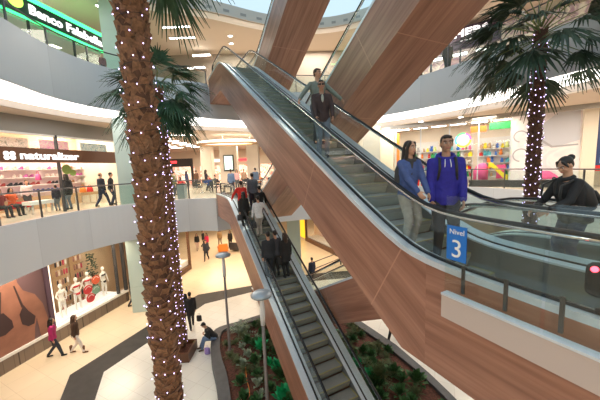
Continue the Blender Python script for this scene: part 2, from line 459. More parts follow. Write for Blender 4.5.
# ------------------------------------------------------------------ building shell
def slab(name, edge, back, ztop, zbot, mt):
    mb = MB(); poly = [V((p[0], p[1], zbot)) for p in edge]+[V((x, y, zbot)) for x, y in back]
    mb.prism(poly, (0, 0, ztop-zbot)); o = mb.build(name, mt); struct(o)
    # triangulate big ngons safely
    bm = bmesh.new(); bm.from_mesh(o.data); bmesh.ops.triangulate(bm, faces=[f for f in bm.faces if len(f.verts) > 4]); bm.to_mesh(o.data); bm.free()
    return o
def strip(name, edge, z0, z1, mt, th=.06, kind=True):
    # upright band following the edge curve, UV in metres
    mb = MB(); L = 0; n = len(edge)
    def nrm(i):
        t = (edge[min(i+1, n-1)]-edge[max(i-1, 0)]); t.z = 0; t.normalize(); return V((-t.y, t.x, 0))
    for i in range(n-1):
        a, b = edge[i], edge[i+1]; d = (b-a).length; na, nb = nrm(i)*th, nrm(i+1)*th
        P = [V((p.x, p.y, z))-m_*.35 for p, z, m_ in ((a, z0, na), (b, z0, nb), (b, z1, nb), (a, z1, na))]
        mb.add(P, [(0, 1, 2, 3)], False, [[(L, z0), (L+d, z0), (L+d, z1), (L, z1)]])
        K = [P[0]+na*1.35, P[1]+nb*1.35, P[2]+nb*1.35, P[3]+na*1.35]
        mb.add(K, [(3, 2, 1, 0)], False, [[(L, z1), (L+d, z1), (L+d, z0), (L, z0)]])
        mb.add([P[3], P[2], K[2], K[3]], [(0, 1, 2, 3)], False, [[(L, 0)]*4]); mb.add([P[0], P[1], K[1], K[0]], [(3, 2, 1, 0)], False, [[(L, 0)]*4])
        L += d
    o = mb.build(name, mt)
    if kind: struct(o)
    return o
def flat_strip(name, A, B, z, th, mt):
    # horizontal band between two curves sampled alike
    mb = MB(); n = min(len(A), len(B))
    for i in range(n-1):
        P = [V((A[i].x, A[i].y, z)), V((A[i+1].x, A[i+1].y, z)), V((B[i+1].x, B[i+1].y, z)), V((B[i].x, B[i].y, z))]
        mb.add(P+[p+V((0, 0, th)) for p in P], [(0, 1, 2, 3), (7, 6, 5, 4)])
    return struct(mb.build(name, mt))

SE = 16.3
qe = lambda q, s: (lambda p: (p.x, p.y))(Q(q, s))
# level three (z = 0)
e3L = spline([(-8.6, 1), (-9.5, 5), (-9.88, 8.8), (-10.02, 10.4), (-9.95, 12.4), (-9.1, 14.1), (-7.7, 15.5), (-6.2, 16.1), qe(2.8, SE)])
e3M = [V((*qe(2.8, SE), 0)), V((*qe(6.3, SE+.3), 0))]
e3R = spline([qe(6.3, SE+.3), (2.2, 18.9), (5.5, 19.2), (8.7, 18.4), (10.6, 16.4), (11.4, 13.6), (11.6, 11), (11.4, 8.0), (10.4, 6.2)])
back = [(16, 4), (22, 4), (22, 46), (-30, 46), (-30, 1)]
slab('floor.003', e3L+e3M[1:]+e3R[1:], back, 0, -.3, M['floor3'])
strip('trim_3a', e3L, -1.78, .12, M['fascia'])
strip('trim_3b', e3M, -1.78, .0, M['fascia'])
strip('trim_3c', e3R, -1.78, .12, M['fascia'])
slab('ceiling.002', [p+V((0, 0, 0)) for p in e3L+e3M[1:]+e3R[1:]], back, -1.6, -1.76, M['ceil'])
# near landing of level three, at the foot of the escalators and behind the viewer
nearland = [qe(4.5, -.6), qe(4.5, .0), qe(6.3, .0), qe(6.5, 1.0), qe(13.2, 1.0), (16, 4), (16, -12), (-14, -12), (-14, -4), qe(-4, -3.5), qe(2.7, -3.5), qe(2.7, -.6)]
slab('floor.004', [V((x, y, 0)) for x, y in nearland], [], 0, -.3, M['floor3'])
nl = [V((x, y, 0)) for x, y in [qe(-8, -3.5), qe(2.72, -3.5), qe(2.72, -.6)]]
strip('trim_3d', nl, -1.2, .05, M['fascia'])
strip('trim_3e', [V((*qe(6.5, 1.0), 0)), V((*qe(13.2, 1.0), 0))], -1.4, .05, M['fascia'])

# level four (z = 6.2)
e4L = spline([(-7.2, 1), (-8.1, 5), (-8.42, 8.5), (-8.7, 10.2), (-8.6, 11.6), (-8.1, 12.95), (-6.6, 14.4), (-5.2, 15.3), qe(2.8, SE)])
e4M = [V((*qe(2.8, SE), 0)), V((*qe(6.3, SE+.3), 0))]
e4R = spline([qe(6.3, SE+.3), (1.5, 18.3), (4.2, 18.1), (6.4, 16.1), (7.85, 13.9), (8.75, 12.1), (9.75, 9.6), (10.3, 7), (10.2, 4)])
back4 = [(22, 4), (22, 46), (-30, 46), (-30, 1)]
slab('floor.005', e4L+e4M[1:]+e4R[1:], back4, 6.2, 5.7, M['floor3'])
strip('trim_4a', e4L, 4.52, 6.32, M['fascia'])
strip('trim_4b', e4M, 4.52, 6.2, M['fascia'])
strip('trim_4c', e4R, 4.60, 6.32, M['fascia'])
def off(edge, d):
    out = []; n = len(edge)
    for i, p in enumerate(edge):
        t = (edge[min(i+1, n-1)]-edge[max(i-1, 0)]); t.z = 0; t.normalize()
        dd = d(i/(n-1)) if callable(d) else d
        out.append(p+V((-t.y, t.x, 0))*dd)
    return out
in4L = off(e4L, lambda t: 1.9+1.6*max(0, t-.55)*2)
in4R = off(e4R, lambda t: 3.2-1.2*t)
flat_strip('trim_4d', off(e4L, .07), in4L, 4.56, .03, M['cove'])
flat_strip('trim_4e', off(e4R, .07), in4R, 4.64, .03, M['cove'])
strip('trim_4f', in4L, 4.3, 4.60, M['lip']); strip('trim_4g', in4R, 4.35, 4.68, M['lip'])
in4M = [in4L[-1], in4R[0]]
flat_strip('trim_4h', off(e4M, .07), in4M, 4.57, .03, M['cove']); strip('trim_4i', in4M, 4.3, 4.6, M['lip'])
slab('ceiling.003', in4L+in4R, back4, 4.4, 4.3, M['ceil'])

# roof ring above level four
e5L = spline([(-9.5, 1), (-9.6, 8), (-8.8, 13), (-7.2, 15.3), (-4.7, 16.2), (-1.4, 18.0), (1.6, 18.6), (4.4, 17.6), (7.0, 14.8), (9.2, 11.8), (10.2, 8), (10.2, 3)])
slab('ceiling.004', e5L, [(22, 3), (22, 46), (-30, 46), (-30, 1)], 10.75, 10.3, M['ceil2'])
strip('trim_5a', e5L, 10.25, 10.85, M['beige5'])
flat_strip('trim_5b', off(e5L, .2), off(e5L, .8), 10.27, .02, M['white'])
mb = MB()
for i in range(2, len(e5L)-2, 2):
    a, b = off(e5L, -.03)[i], off(e5L, -.03)[i+1]
    d = (b-a); a = a+d*.15; b = b-d*.15
    mb.prism([V((a.x, a.y, 10.42)), V((b.x, b.y, 10.42)), V((b.x, b.y, 10.56)), V((a.x, a.y, 10.56))], V((0, 0, 0))+V((-d.y, d.x, 0)).normalized()*.03)
mb.build('trim_5c', M['fascia2']); struct(bpy.data.objects['trim_5c'])

# far walls
def wall(name, a, b, z0, z1, mt, th=.2):
    a = V((*a, 0)); b = V((*b, 0)); d = (b-a).normalized(); n = V((-d.y, d.x, 0))*th
    mb = MB(); L = (b-a).length
    P = [a+V((0, 0, z0)), b+V((0, 0, z0)), b+V((0, 0, z1)), a+V((0, 0, z1))]
    mb.prism(P, n); return struct(mb.build(name, mt))
wall('wall_far_upper', (-30, 21.6), (22, 22.6), 6.2, 10.3, M['gal'])
wall('wall_far_middle', (-30, 38), (0, 38), 0, 4.3, M['cream'])
wall('wall_far_lower', (-30, 40), (22, 40), -6, -1.76, M['cream'])
wall('wall_back', (-16, -12), (18, -12), -6, 10.3, M['cream'])
for k, z in enumerate((-6, 0, 6.2)):
    wall('wall_right_%d' % k, (17.5, -12), (17.5, 40), z, z+4.2, M['cream'])
    wall('wall_left_%d' % k, (-19, 40), (-19, -12), z, z+4.2, M['cream'])

# ground floor
mb = MB(); mb.box((0, 14, -6.1), (60, 60, .2)); struct(mb.build('floor', M['floor']))
def flatpoly(name, pts, z, th, mt, k=None):
    mb = MB(); mb.prism([V((x, y, z)) for x, y in pts], (0, 0, th)); o = mb.build(name, mt); struct(o); return o
# dark border band: near-left leg and cross band
flatpoly('floor.006', [(-7.96, 13.37), (-9.21, 10.07), (-8.57, 8.86), (-7.6, 4), (-6.0, 4), (-7.32, 8.8), (-7.95, 10.16), (-7.1, 12.2), (-5.75, 15.5), (-6.6, 16.75)], -6, .004, M['floor_dark'])
flatpoly('floor.007', [(-6.6, 16.75), (-5.75, 15.5), (-3.24, 16.85), (.8, 18.2), (4.9, 18.7), (4.9, 20.0), (.5, 19.45), (-3.46, 17.8)], -6, .006, M['floor_dark'])
flatpoly('floor.008', [(-7.95, 10.16), (-7.32, 8.8), (-6.0, 4), (6, 4), (6, 18.8), (4.9, 18.7), (.8, 18.2), (-3.24, 16.85), (-5.75, 15.5), (-7.1, 12.2)], -6, .003, M['floor_white'])

# ------------------------------------------------------------------ planter
kerb = [(-3.3, 12.7), (-4.11, 12.2), (-4.04, 11.22), (-3.71, 10.18), (-3.13, 8.87), (-1.9, 5.6), (5.1, 5.6), (4.52, 8.07), (4.26, 8.96), (3.66, 10.55), (2.61, 12.41), (.8, 13.9), (-2.22, 13.3)]
pl = thing('planter', 'long raised bed of bark mulch with grey stone kerb beneath the escalators', 'planter', (0, 10, -6))
kc = spline([(*p, 0) for p in kerb[:6]], 5)+[V((x, y, 0)) for x, y in kerb[6:]]
cen = V((.6, 10.5, 0))
mb = MB(); K = kc
inn = [p+(cen-p).normalized()*.40 for p in K]
mb.loft([[V((p.x, p.y, -6)), V((p.x, p.y, -5.58)), V((i.x, i.y, -5.58)), V((i.x, i.y, -6))] for p, i in zip(K, inn)], False, False, True)
mb.build('kerb', M['kerb'], pl)
mb = MB(); ring = [V((i.x, i.y, -5.7)) for i in inn]
for k in range(len(ring)):
    a, b = ring[k], ring[(k+1) % len(ring)]; c = V((cen.x, cen.y, -5.66)); mb.add([a, b, c], [(0, 1, 2)])
o = mb.build('soil', M['mulch'], pl)

# ------------------------------------------------------------------ round columns / square glass-clad columns
def column(x, y, rz, w, z0, z1, mt, label, d=None):
    t = MB(Matrix.Translation((x, y, 0)) @ Matrix.Rotation(rz, 4, 'Z'))
    d = d or w
    for k, (sx, sy, ux) in enumerate(((1, 0, w), (-1, 0, w), (0, 1, d), (0, -1, d))):
        pass
    n = max(1, round((z1-z0)/1.5)); h = (z1-z0)/n
    for k in range(n): t.box((0, 0, z0+(k+.5)*h), (w, d, h-.02))
    t.box((0, 0, (z0+z1)/2), (w-.03, d-.03, z1-z0))
    o = struct(t.build('column', mt)); o['label'] = label; return o
column(-9.12, 15.3, math.radians(10), .95, -6, 10.3, M['green_glass'], 'pale green glass-clad column at left')
column(-.55, 20.6, math.radians(0), .95, -6, -1.7, M['green_glass'], 'pale green column beyond the escalators')
column(5.2, 20.6, 0, 1.2, 0, 4.3, M['cream'], 'cream column')
column(-9.7, 30.2, 0, 1.1, 0, 4.3, M['cream'], 'cream column in the food court')
column(-7.0, 28.6, 0, 1.7, 0, 4.3, M['cream'], 'wide cream column carrying the screen', .8)
column(-4.4, 27.6, 0, 1.1, 0, 4.3, M['cream'], 'cream column right of the screen')

# ------------------------------------------------------------------ railings of glass, posts and handrail along slab edges
def railing(label, edge, z, step=1.5, h=1.05, inset=.12, group=None, rail_m=None, name='glass_railing'):
    E = off(edge, inset); r = thing(name, label, 'railing', (E[0].x, E[0].y, z), 0, group)
    # resample
    L = [0]
    for a, b in zip(E[:-1], E[1:]): L.append(L[-1]+(b-a).length)
    def at(d):
        for i in range(len(E)-1):
            if d <= L[i+1]+1e-6:
                t = (d-L[i])/max(L[i+1]-L[i], 1e-6); return E[i].lerp(E[i+1], t)
        return E[-1].copy()
    n = max(1, round(L[-1]/step)); P = [at(L[-1]*k/n) for k in range(n+1)]
    for k in range(n):
        a, b = P[k], P[k+1]; d = (b-a).normalized(); a2 = a+d*.03; b2 = b-d*.03; nn = V((-d.y, d.x, 0))*.006
        mb = MB(); mb.prism([a2+V((0, 0, z+.04))-nn, b2+V((0, 0, z+.04))-nn, b2+V((0, 0, z+h-.08))-nn, a2+V((0, 0, z+h-.08))-nn], nn*2)
        mb.build('glass_panel', M['glass'], r)
    for p in P:
        mb = MB(); mb.box((p.x, p.y, z+h/2), (.05, .05, h)); mb.build('post', M['darksteel'], r)
    mb = MB(); mb.tube([V((p.x, p.y, z+h)) for p in E], .03, 8); mb.build('rail', rail_m or M['darksteel'], r)
    return r
railing('glass railing with dark handrail curving in front of the shoe shop', e3L[:47], .12, 1.6)
railing('glass railing with dark handrail between the palms and the food court', e3L[47:], .12, 1.6)
railing('glass railing along the right-hand gallery before the toy shop', e3R, .12, 1.9)
railing('upper gallery glass railing below the green bank sign', e4L[:44], 6.2, 1.6, .78)
railing('upper gallery glass railing left of the escalator head', e4L[44:], 6.2, 1.4, .85)
railing('upper gallery glass railing below the sports shoe shop sign', e4R, 6.32, 1.9)

# ground-level guard rails seen between the escalators
gr = thing('guard_rail', 'dark two-bar guard rail on the ground floor beyond the planting', 'railing', (1.2, 19.3, -6))
for z in (-5.0, -5.5):
    mb = MB(); mb.tube([V((.7, 19.0, z)), V((3.0, 21.2, z))], .035, 6); mb.build('bar', M['darksteel'], gr)
for x, y in ((.7, 19.0), (3.0, 21.2)):
    mb = MB(); mb.box((x, y, -5.5), (.12, .12, 1.0)); mb.build('post', M['darksteel'], gr)

# ------------------------------------------------------------------ balustrade at the landing edge with the level sign
bq = 2.64
g = thing('landing_balustrade', 'frameless glass balustrade on a pinkish fascia in the lower right corner', 'balustrade', Q(bq, 0, 0))
mb = MB(EX); mb.box((bq, -.6, .165), (.08, 5.0, .25)); mb.build('fascia_panel', M['beige_fascia'], g)
mb = MB(EX); mb.box((bq, -.6, .30), (.10, 5.0, .022)); mb.build('shoe_rail', M['steel'], g)
for a, b in ((1.05, 1.89), (.05, 1.02), (-.95, .02), (-1.95, -.98), (-3.05, -1.98)):
    mb = MB(EX); mb.box((bq, (a+b)/2, .82), (.018, b-a, 1.06)); mb.build('glass_panel', M['glass2'], g)
for s in (1.75, 1.35, .95, .55, .15):
    mb = MB(EX); mb.box((bq+.09, s, .47), (.02, .03, .30)); mb.build('spigot', M['darksteel'], g)
sg = thing('level_sign', 'blue translucent sign reading Nivel 3 fixed to the glass balustrade', 'sign', Q(bq-.02, 1.65, .9))
b0 = Q(bq-.014, 1.87, .69)
X = wallX(b0, -SV)
mb = MB(X); mb.box((.105, .18, -.002), (.21, .36, .006)); mb.build('sign_panel', glassm('blue_film', (.03, .22, .8), .05), sg)
sgm = mat('sign_blue', (.02, .18, .62), .4)
mb = MB(X); mb.box((.105, .18, .001), (.21, .36, .004)); mb.build('sign_face', sgm, sg)
text_obj('word', 'Nivel', .076, X @ Matrix.Translation((.028, .275, .004)), M['white'], sg, .002)
text_obj('numeral', '3', .26, X @ Matrix.Translation((.045, .04, .004)), M['white'], sg, .002)

# gallery ceiling behind the viewer; the unseen area lights under it are added
struct(bpy.data.objects['wall_back'])
slab('ceiling.007', [V(p) for p in ((-16, -12, 0), (16, -12, 0), (16, -3, 0), (-16, -3, 0))], [], 4.4, 4.3, M['ceil'])
# ------------------------------------------------------------------ shopfront frame helper
class Wall:
    """t runs along the front, d into the shop, z up"""
    def __init__(s, A, u):
        s.u = V((u[0], u[1], 0)).normalized(); s.m = V((-s.u.y, s.u.x, 0)); s.A = V((A[0], A[1], 0))
        s.X = Matrix(((s.u.x, s.m.x, 0, A[0]), (s.u.y, s.m.y, 0, A[1]), (0, 0, 1, 0), (0, 0, 0, 1)))
        s.rz = math.atan2(s.u.y, s.u.x)
    def P(s, t, d=0, z=0): return s.X @ V((t, d, z))
    def box(s, name, t0, t1, d0, d1, z0, z1, mt, parent=None):
        mb = MB(s.X); mb.box(((t0+t1)/2, (d0+d1)/2, (z0+z1)/2), (abs(t1-t0), abs(d1-d0), abs(z1-z0)))
        return mb.build(name, mt, parent)
    def sbox(s, *a): return struct(s.box(*a))
    def poly(s, name, pts, d, mt, parent=None, th=.01):
        mb = MB(s.X); mb.prism([V((t, d, z)) for t, z in pts], (0, -th, 0)); return mb.build(name, mt, parent)
    def disc(s, name, t, z, r, d, mt, parent=None, th=.02, n=20, a0=0, a1=2*PI, r2=0):
        if r2:
            out = [(t+r*math.cos(a0+(a1-a0)*k/n), z+r*math.sin(a0+(a1-a0)*k/n)) for k in range(n+1)]
            inn = [(t+r2*math.cos(a0+(a1-a0)*k/n), z+r2*math.sin(a0+(a1-a0)*k/n)) for k in range(n+1)][::-1]
            return s.poly(name, out+inn, d, mt, parent, th)
        return s.poly(name, [(t+r*math.cos(2*PI*k/n), z+r*math.sin(2*PI*k/n)) for k in range(n)], d, mt, parent, th)
    def text(s, name, body, t0, t1, z, size, d, mt, parent, bold=.012, ext=.02):
        # letters face out of the shop (towards -d), reading left to right for someone in the hall
        X = Matrix(((s.u.x, 0, -s.m.x, 0), (s.u.y, 0, -s.m.y, 0), (0, 1, 0, 0), (0, 0, 0, 1)))
        o = text_obj(name, body, size, Matrix.Identity(4), mt, None, ext, bold)
        xs = [v.co.x for v in o.data.vertices]; w = max(xs)-min(xs); k = (t1-t0)/w
        p = s.P(t0, d, z); X = Matrix.Translation(p) @ X @ Matrix.Scale(k, 4, (1, 0, 0)) @ Matrix.Translation((-min(xs), 0, 0))
        o.data.transform((wm(parent).inverted() if parent else Matrix()) @ X); o.parent = parent
        return o
SL = Wall((-11.76, 11.38), (.205, .979))
R = Wall((6.5, 21.5), (.82, -.573))

# ---- level three: shoe shop on the left
SL.sbox('wall_left_3a', -7, 7.5, 0, .25, 3.6, 4.3, M['fascia2'])
SL.sbox('wall_left_3b', -7, 7.5, 3.2, 3.4, 0, 4.3, M['wallpeach'])
SL.sbox('wall_left_3c', 5.75, 6.0, 0, 3.2, 0, 4.3, M['cream'])
SL.sbox('trim_7', -7, 7.5, -.0, .1, 3.52, 3.6, M['white'])
sign = thing('shop_sign', 'brown band sign with white lowercase lettering and a white four-petal flower', 'sign', SL.P(0, -.05, 2.3), SL.rz)
SL.box('sign_band', -7, 5.48, -.12, .02, 2.33, 2.95, M['brown'], sign)
glw = glow('letter_white', (1, .98, 1), .95)
SL.text('lettering', 'naturalizer', .46, 2.97, 2.47, .47, -.15, glw, sign, .008)
for a, b in ((-.105, .08), (.105, .08), (-.105, -.08), (.105, -.08)): SL.disc('flower_petal', .10+a, 2.60+b, .095, -.125, glw, sign)
mw = thing('shopfront_glazing', 'glazed shopfront with a dark mullion under and over the brown sign', 'shopfront', SL.P(2, 0, 0), SL.rz)
SL.box('mullion', 2.05, 2.11, -.05, .1, 0, 3.6, M['charcoal'], mw)
SL.box('transom_glass', -7, 5.48, .02, .03, 2.96, 3.55, M['shopglass'], mw)
SL.box('window_glass', 2.13, 4.2, .02, .03, 0.05, 2.32, M['shopglass'], mw)
SL.box('mullion', 5.42, 5.5, -.05, .1, 0, 3.6, M['charcoal'], mw)
for t0, t1, c, lab in ((1.75, 3.1, 'pink', 'pink framed picture above the shoe shop sign'), (3.75, 5.3, 'teal', 'teal framed picture above the shoe shop sign'), (-.2, 1.3, 'tan', 'tan framed picture above the shoe shop sign')):
    cc = dict(pink=photom('print_pink', [(.8, .2, .4), (.85, .6, .5), (.7, .1, .3)], 5, .3), teal=photom('print_teal', [(.1, .3, .35), (.6, .6, .5), (.08, .2, .25)], 5, .3), tan=photom('print_tan', [(.5, .3, .2), (.8, .6, .45), (.35, .25, .15)], 5, .3))[c]
    p = SL.box('wall_picture', t0, t1, .55, .6, 3.0, 3.42, cc); tag(p, lab, 'picture')
# shelving with shoes
shoe_cols = [cloth(.03, .03, .04), cloth(.3, .05, .05), cloth(.05, .08, .35), cloth(.25, .12, .06), cloth(.6, .5, .45), cloth(.45, .1, .3)]
def shoe_mesh():
    mb = MB(); mb.torso([((0, 0, .0), .045, .12), ((0, 0, .04), .045, .12), ((0, -.03, .07), .038, .085), ((0, -.07, .12), .035, .045)], 10); return mb.mesh('shoe', cloth(.03, .03, .04))
sm = shoe_mesh(); shoe_n = 0
def shelf_unit(W, t0, t1, d, zs, lab, per=.24, fill=.8):
    global shoe_n
    u = thing('wall_shelf', lab, 'shelf', W.P((t0+t1)/2, d, 0), W.rz)
    W.box('back_panel', t0, t1, d+.02, d+.05, zs[0]-.25, zs[-1]+.45, M['shelf_back'], u)
    for z in zs: W.box('shelf_board', t0, t1, d-.32, d+.02, z-.03, z, M['white'], u)
    for z in zs:
        t = t0+.15; row = random.randrange(6)
        while t < t1-.1:
            if random.random() < fill and shoe_n < 150:
                o = bpy.data.objects.new('shoe', sm); COL.objects.link(o); o.location = W.P(t, d-.15, z); o.rotation_euler = (0, 0, W.rz+random.uniform(.1, .6)); o.scale = (1.25, 1.0, 1.35)
                o.data = sm if False else shoe_variants[(row+int(random.random()*1.6)) % 6]
                tag(o, 'small shoe displayed on a wall shelf of the shoe shop', 'shoe', 'shoes on the lit wall shelves'); shoe_n += 1
            t += per*random.uniform(.8, 1.3)
M['shelf_back'] = mat('shelf_back', (.82, .64, .66), .6)
shoe_variants = []
for c in shoe_cols:
    m2 = sm.copy(); m2.materials.clear(); m2.materials.append(c); shoe_variants.append(m2)
shelf_unit(SL, 1.5, 4.7, 3.15, [.9, 1.3, 1.7, 2.1], 'long wall shelf of shoes behind the dark-coated woman')
shelf_unit(SL, 4.9, 7.2, 3.15, [.9, 1.3, 1.7, 2.1], 'wall shelf of shoes and boxes near the pale column')
shelf_unit(SL, -1.6, 1.3, 3.15, [.9, 1.3, 1.7, 2.1], 'wall shelf of shoes at the left edge')
pg = glassm('x', (.9, .9, .9), .1)
bub = thing('hanging_sign', 'green round speech-bubble sign hanging behind the shop glass', 'sign', SL.P(2.75, .4, 1.9), SL.rz)
gm = mat('lime_green', (.33, .45, .08), .5)
SL.disc('bubble', 2.72, 2.02, .24, .4, gm, bub); SL.disc('bubble', 3.0, 1.85, .17, .4, gm, bub)
# benches, tables in the shop
def bench(name, lab, W, t0, t1, d0, d1, h, mt, cat='bench'):
    b = thing(name, lab, cat, W.P((t0+t1)/2, (d0+d1)/2, 0), W.rz)
    W.box('seat', t0, t1, d0, d1, h-.16, h, mt, b)
    for t in (t0+.08, t1-.08):
        for d in (d0+.06, d1-.06): W.box('leg', t-.03, t+.03, d-.03, d+.03, 0, h-.16, M['chrome'], b)
    return b
bench('shop_bench', 'low red bench at the front of the shoe shop', SL, .1, 1.5, 1.2, 1.8, .48, M['red'])
bench('shop_bench', 'red upholstered bench behind the white table', SL, 1.9, 2.7, 2.2, 2.8, .5, M['red'])
bench('display_table', 'white low display table in the shoe shop', SL, 1.0, 2.0, .5, 1.0, .6, M['white'], 'table')
bench('display_table', 'wooden display chest near the pale column', SL, 4.3, 5.4, 1.6, 2.2, .7, M['tan'], 'table')
def handbag(lab, p, mt, s=1., grp=None):
    b = thing('handbag', lab, 'handbag', p, random.uniform(-.4, .4)); mb = MB()
    mb.torso([((0, 0, 0), .15*s, .07*s), ((0, 0, .02*s), .16*s, .08*s), ((0, 0, .2*s), .13*s, .05*s), ((0, 0, .24*s), .11*s, .02*s)], 12); mb.build('body', mt, b, True)
    mb = MB(); mb.tube([V((.08*s*math.cos(a), 0, .22*s+.12*s*math.sin(a))) for a in [PI*k/8 for k in range(9)]], .01*s, 6); mb.build('handle', mt, b, True)
    if grp: b['group'] = grp
handbag('orange handbag on the display chest', SL.P(4.7, 1.9, .7), M['orange'], 1.3)
handbag('red handbag on the display chest', SL.P(5.15, 1.9, .7), M['red'], 1.2)
handbag('pink handbag hung beside the green bubble sign', SL.P(1.75, .9, 1.55), M['pink'], 1.2)

# ceiling lamps helper
def ceiling_lamp(p, w, d, rz, lab, grp, mt=None, name='ceiling_light'):
    t = thing(name, lab, 'ceiling light', p, rz, grp)
    mb = MB(); mb.box((0, 0, -.015), (w+.08, d+.08, .03)); mb.build('frame', M['white'], t, True)
    mb = MB(); mb.box((0, 0, -.035), (w, d, .02)); mb.build('diffuser', mt or M['lamp'], t, True)
    return t
for k in range(6):
    ceiling_lamp(SL.P(-1.5+k*1.4, 1.6, 4.28), .9, .25, SL.rz, 'slim ceiling lamp inside the shoe shop', 'shoe shop ceiling lamps', M['lampw'])

# ---- level four: bank on the left
SL.sbox('wall_left_4a', -7, 8.5, 2.6, 2.8, 6.2, 10.3, M['cream'])
bk = thing('bank_sign', 'dark green bank sign with white letters and glowing green edges, upper left', 'sign', SL.P(0, 0, 8.5), SL.rz)
SL.box('sign_band', -6, 5.5, -.10, .3, 8.52, 9.22, mat('bank_green', (.006, .045, .02), .35), bk)
gg = glow('green_glow', (.05, .95, .25), 2.2)
SL.box('top_glow_strip', -6, 5.5, -.10, .1, 9.24, 9.42, gg, bk); SL.box('bottom_glow_strip', -6, 5.5, -.10, .0, 8.42, 8.50, gg, bk)
SL.text('lettering', 'Banco Falabella', 1.62, 5.15, 8.69, .54, -.13, glw, bk, .012)
SL.disc('round_emblem', 1.12, 9.0, .30, -.11, glow('lime', (.45, .95, .1), 1.5), bk); SL.disc('emblem_shine', 1.02, 9.08, .14, -.125, glow('lemon', (1, 1, .2), 2), bk)
bg_ = thing('bank_glazing', 'glass front of the bank behind the upper railing', 'shopfront', SL.P(2, 0, 6.2), SL.rz)
SL.box('window_glass', -6, 5.5, .0, .012, 6.25, 8.4, M['shopglass'], bg_)
for t in (-2.4, -.4, 1.6, 3.6, 5.5): SL.box('mullion', t-.03, t+.03, -.04, .06, 6.2, 8.42, M['charcoal'], bg_)
for t in (-1, .6, 2.2, 3.8): ceiling_lamp(SL.P(t, 1.4, 8.4), .5, .2, SL.rz, 'small bright lamp inside the bank', 'bank lamps', M['lampw'])
SL.sbox('ceiling.005', -6, 5.5, .3, 2.6, 8.42, 8.5, M['white'])

# ---- ground floor: underwear shop on the left
SL.sbox('wall_left_0a', -8, 8, 1.9, 2.1, -6, -1.76, mat('shop_back_beige', (.60, .45, .30), .6))
basem = tilem('base_tile', (.20, .15, .12), (.25, .19, .15), .35, .4, (.08, .06, .05))
SL.sbox('baseboard_left', -8, 5.1, -.05, .3, -6, -5.4, basem)
SL.sbox('trim_8', -8, 5.1, -.08, .25, -5.42, -5.3, M['white'])
pn = thing('poster', 'large underwear advertisement showing a torso in a dark bra', 'poster', SL.P(-1, 0, -5), SL.rz)
SL.box('backing', -4.5, .72, .0, .08, -5.3, -1.8, mat('poster_mauve', (.13, .075, .085), .5), pn)
pskin = mat('poster_skin', (.29, .13, .09), .5, 0, .18, 1.6); pdark = mat('poster_dark', (.05, .028, .03), .5)
SL.poly('printed_body', [(-2.3, -5.3), (-2.3, -3.0), (-1.6, -2.5), (-1.0, -2.35), (-.8, -1.9), (-.3, -1.9), (-.25, -2.6), (-.1, -3.0), (.3, -3.35), (.55, -3.9), (.66, -4.6), (.66, -5.3), (.30, -5.3), (.24, -4.4), (.12, -4.8), (.05, -5.3)], 0, pskin, pn)
SL.poly('printed_bra_cup', [(-.34, -3.95), (-.16, -3.62), (-.02, -3.95), (.2, -4.3), (.12, -4.6), (-.1, -4.6), (-.3, -4.4)], -.011, pdark, pn)
SL.poly('printed_bra_cup', [(-1.5, -4.1), (-1.15, -3.6), (-.85, -3.6), (-.62, -4.05), (-.6, -4.35), (-.9, -4.5), (-1.3, -4.45)], -.011, pdark, pn)
SL.poly('printed_strap', [(-.24, -3.7), (-.4, -2.7), (-.36, -2.68), (-.16, -3.66)], -.011, pdark, pn)
SL.poly('printed_strap', [(-1.0, -3.65), (-.85, -2.75), (-.81, -2.75), (-.93, -3.65)], -.011, pdark, pn)
SL.poly('printed_hair', [(-1.25, -2.5), (-1.1, -1.85), (-.75, -1.82), (-.95, -2.5), (-1.15, -3.1)], -.012, pdark, pn)
SL.box('frame_post', .74, .92, -.06, .2, -5.3, -1.8, M['purple_frame'] if 'purple_frame' in M else mat('poster_frame', (.10, .06, .09), .5), pn)
ds = thing('display_window', 'brightly lit display window of the underwear shop', 'shopfront', SL.P(2.7, 0, -5.3), SL.rz)
SL.box('platform', .95, 4.45, .1, 1.2, -5.3, -5.18, glow('light_platform', (1, .96, .93), .35), ds)
SL.box('window_glass', .95, 4.45, -.02, -.01, -5.2, -1.8, M['shopglass'], ds)
SL.box('window_post', 4.42, 4.52, -.05, .1, -5.3, -1.8, M['charcoal'], ds); SL.box('window_post', 4.95, 5.1, -.05, .1, -6, -1.8, M['charcoal'], ds)
SL.box('head_rail', .9, 5.1, -.05, .1, -2.1, -1.98, M['charcoal'], ds)
SL.box('side_panel', .93, 1.0, -.02, 1.2, -5.2, -1.9, glow('panel_warm', (1, .85, .7), .9), ds)
for t in (1.4, 2.1, 2.8, 3.5, 4.2): ceiling_lamp(SL.P(t, .6, -1.8), .3, .3, SL.rz, 'small bright lamp over the mannequins', 'display window lamps', M['lampw'])
for k, (t0, t1) in enumerate(((1.5, 2.15), (2.35, 3.1), (3.3, 3.9))):
    u = thing('display_rack', ['rack of dark garments behind the left mannequin', 'rack of lingerie behind the middle mannequins', 'rack of garments beside the dark little tree'][k], 'rack', SL.P((t0+t1)/2, 1.8, -6), SL.rz)
    SL.box('back_panel', t0, t1, 1.82, 1.86, -5.8, -2.1, M['tan'], u)
    for z in (-5.2, -4.7, -4.2, -3.7, -3.2, -2.7):
        SL.box('rail', t0, t1, 1.55, 1.57, z, z+.02, M['chrome'], u)
        t = t0+.06
        while t < t1-.05:
            c = random.choice([cloth(.03, .03, .04), cloth(.5, .05, .1), cloth(.75, .6, .5), cloth(.3, .15, .12), cloth(.8, .75, .7)])
            mb = MB(SL.X); mb.torso([((t, 1.56, z-.3), .035, .02), ((t, 1.56, z-.2), .05, .03), ((t, 1.56, z-.05), .04, .025), ((t, 1.56, z), .012, .012)], 8)
            mb.build('hanging_garment', c, u); t += .13

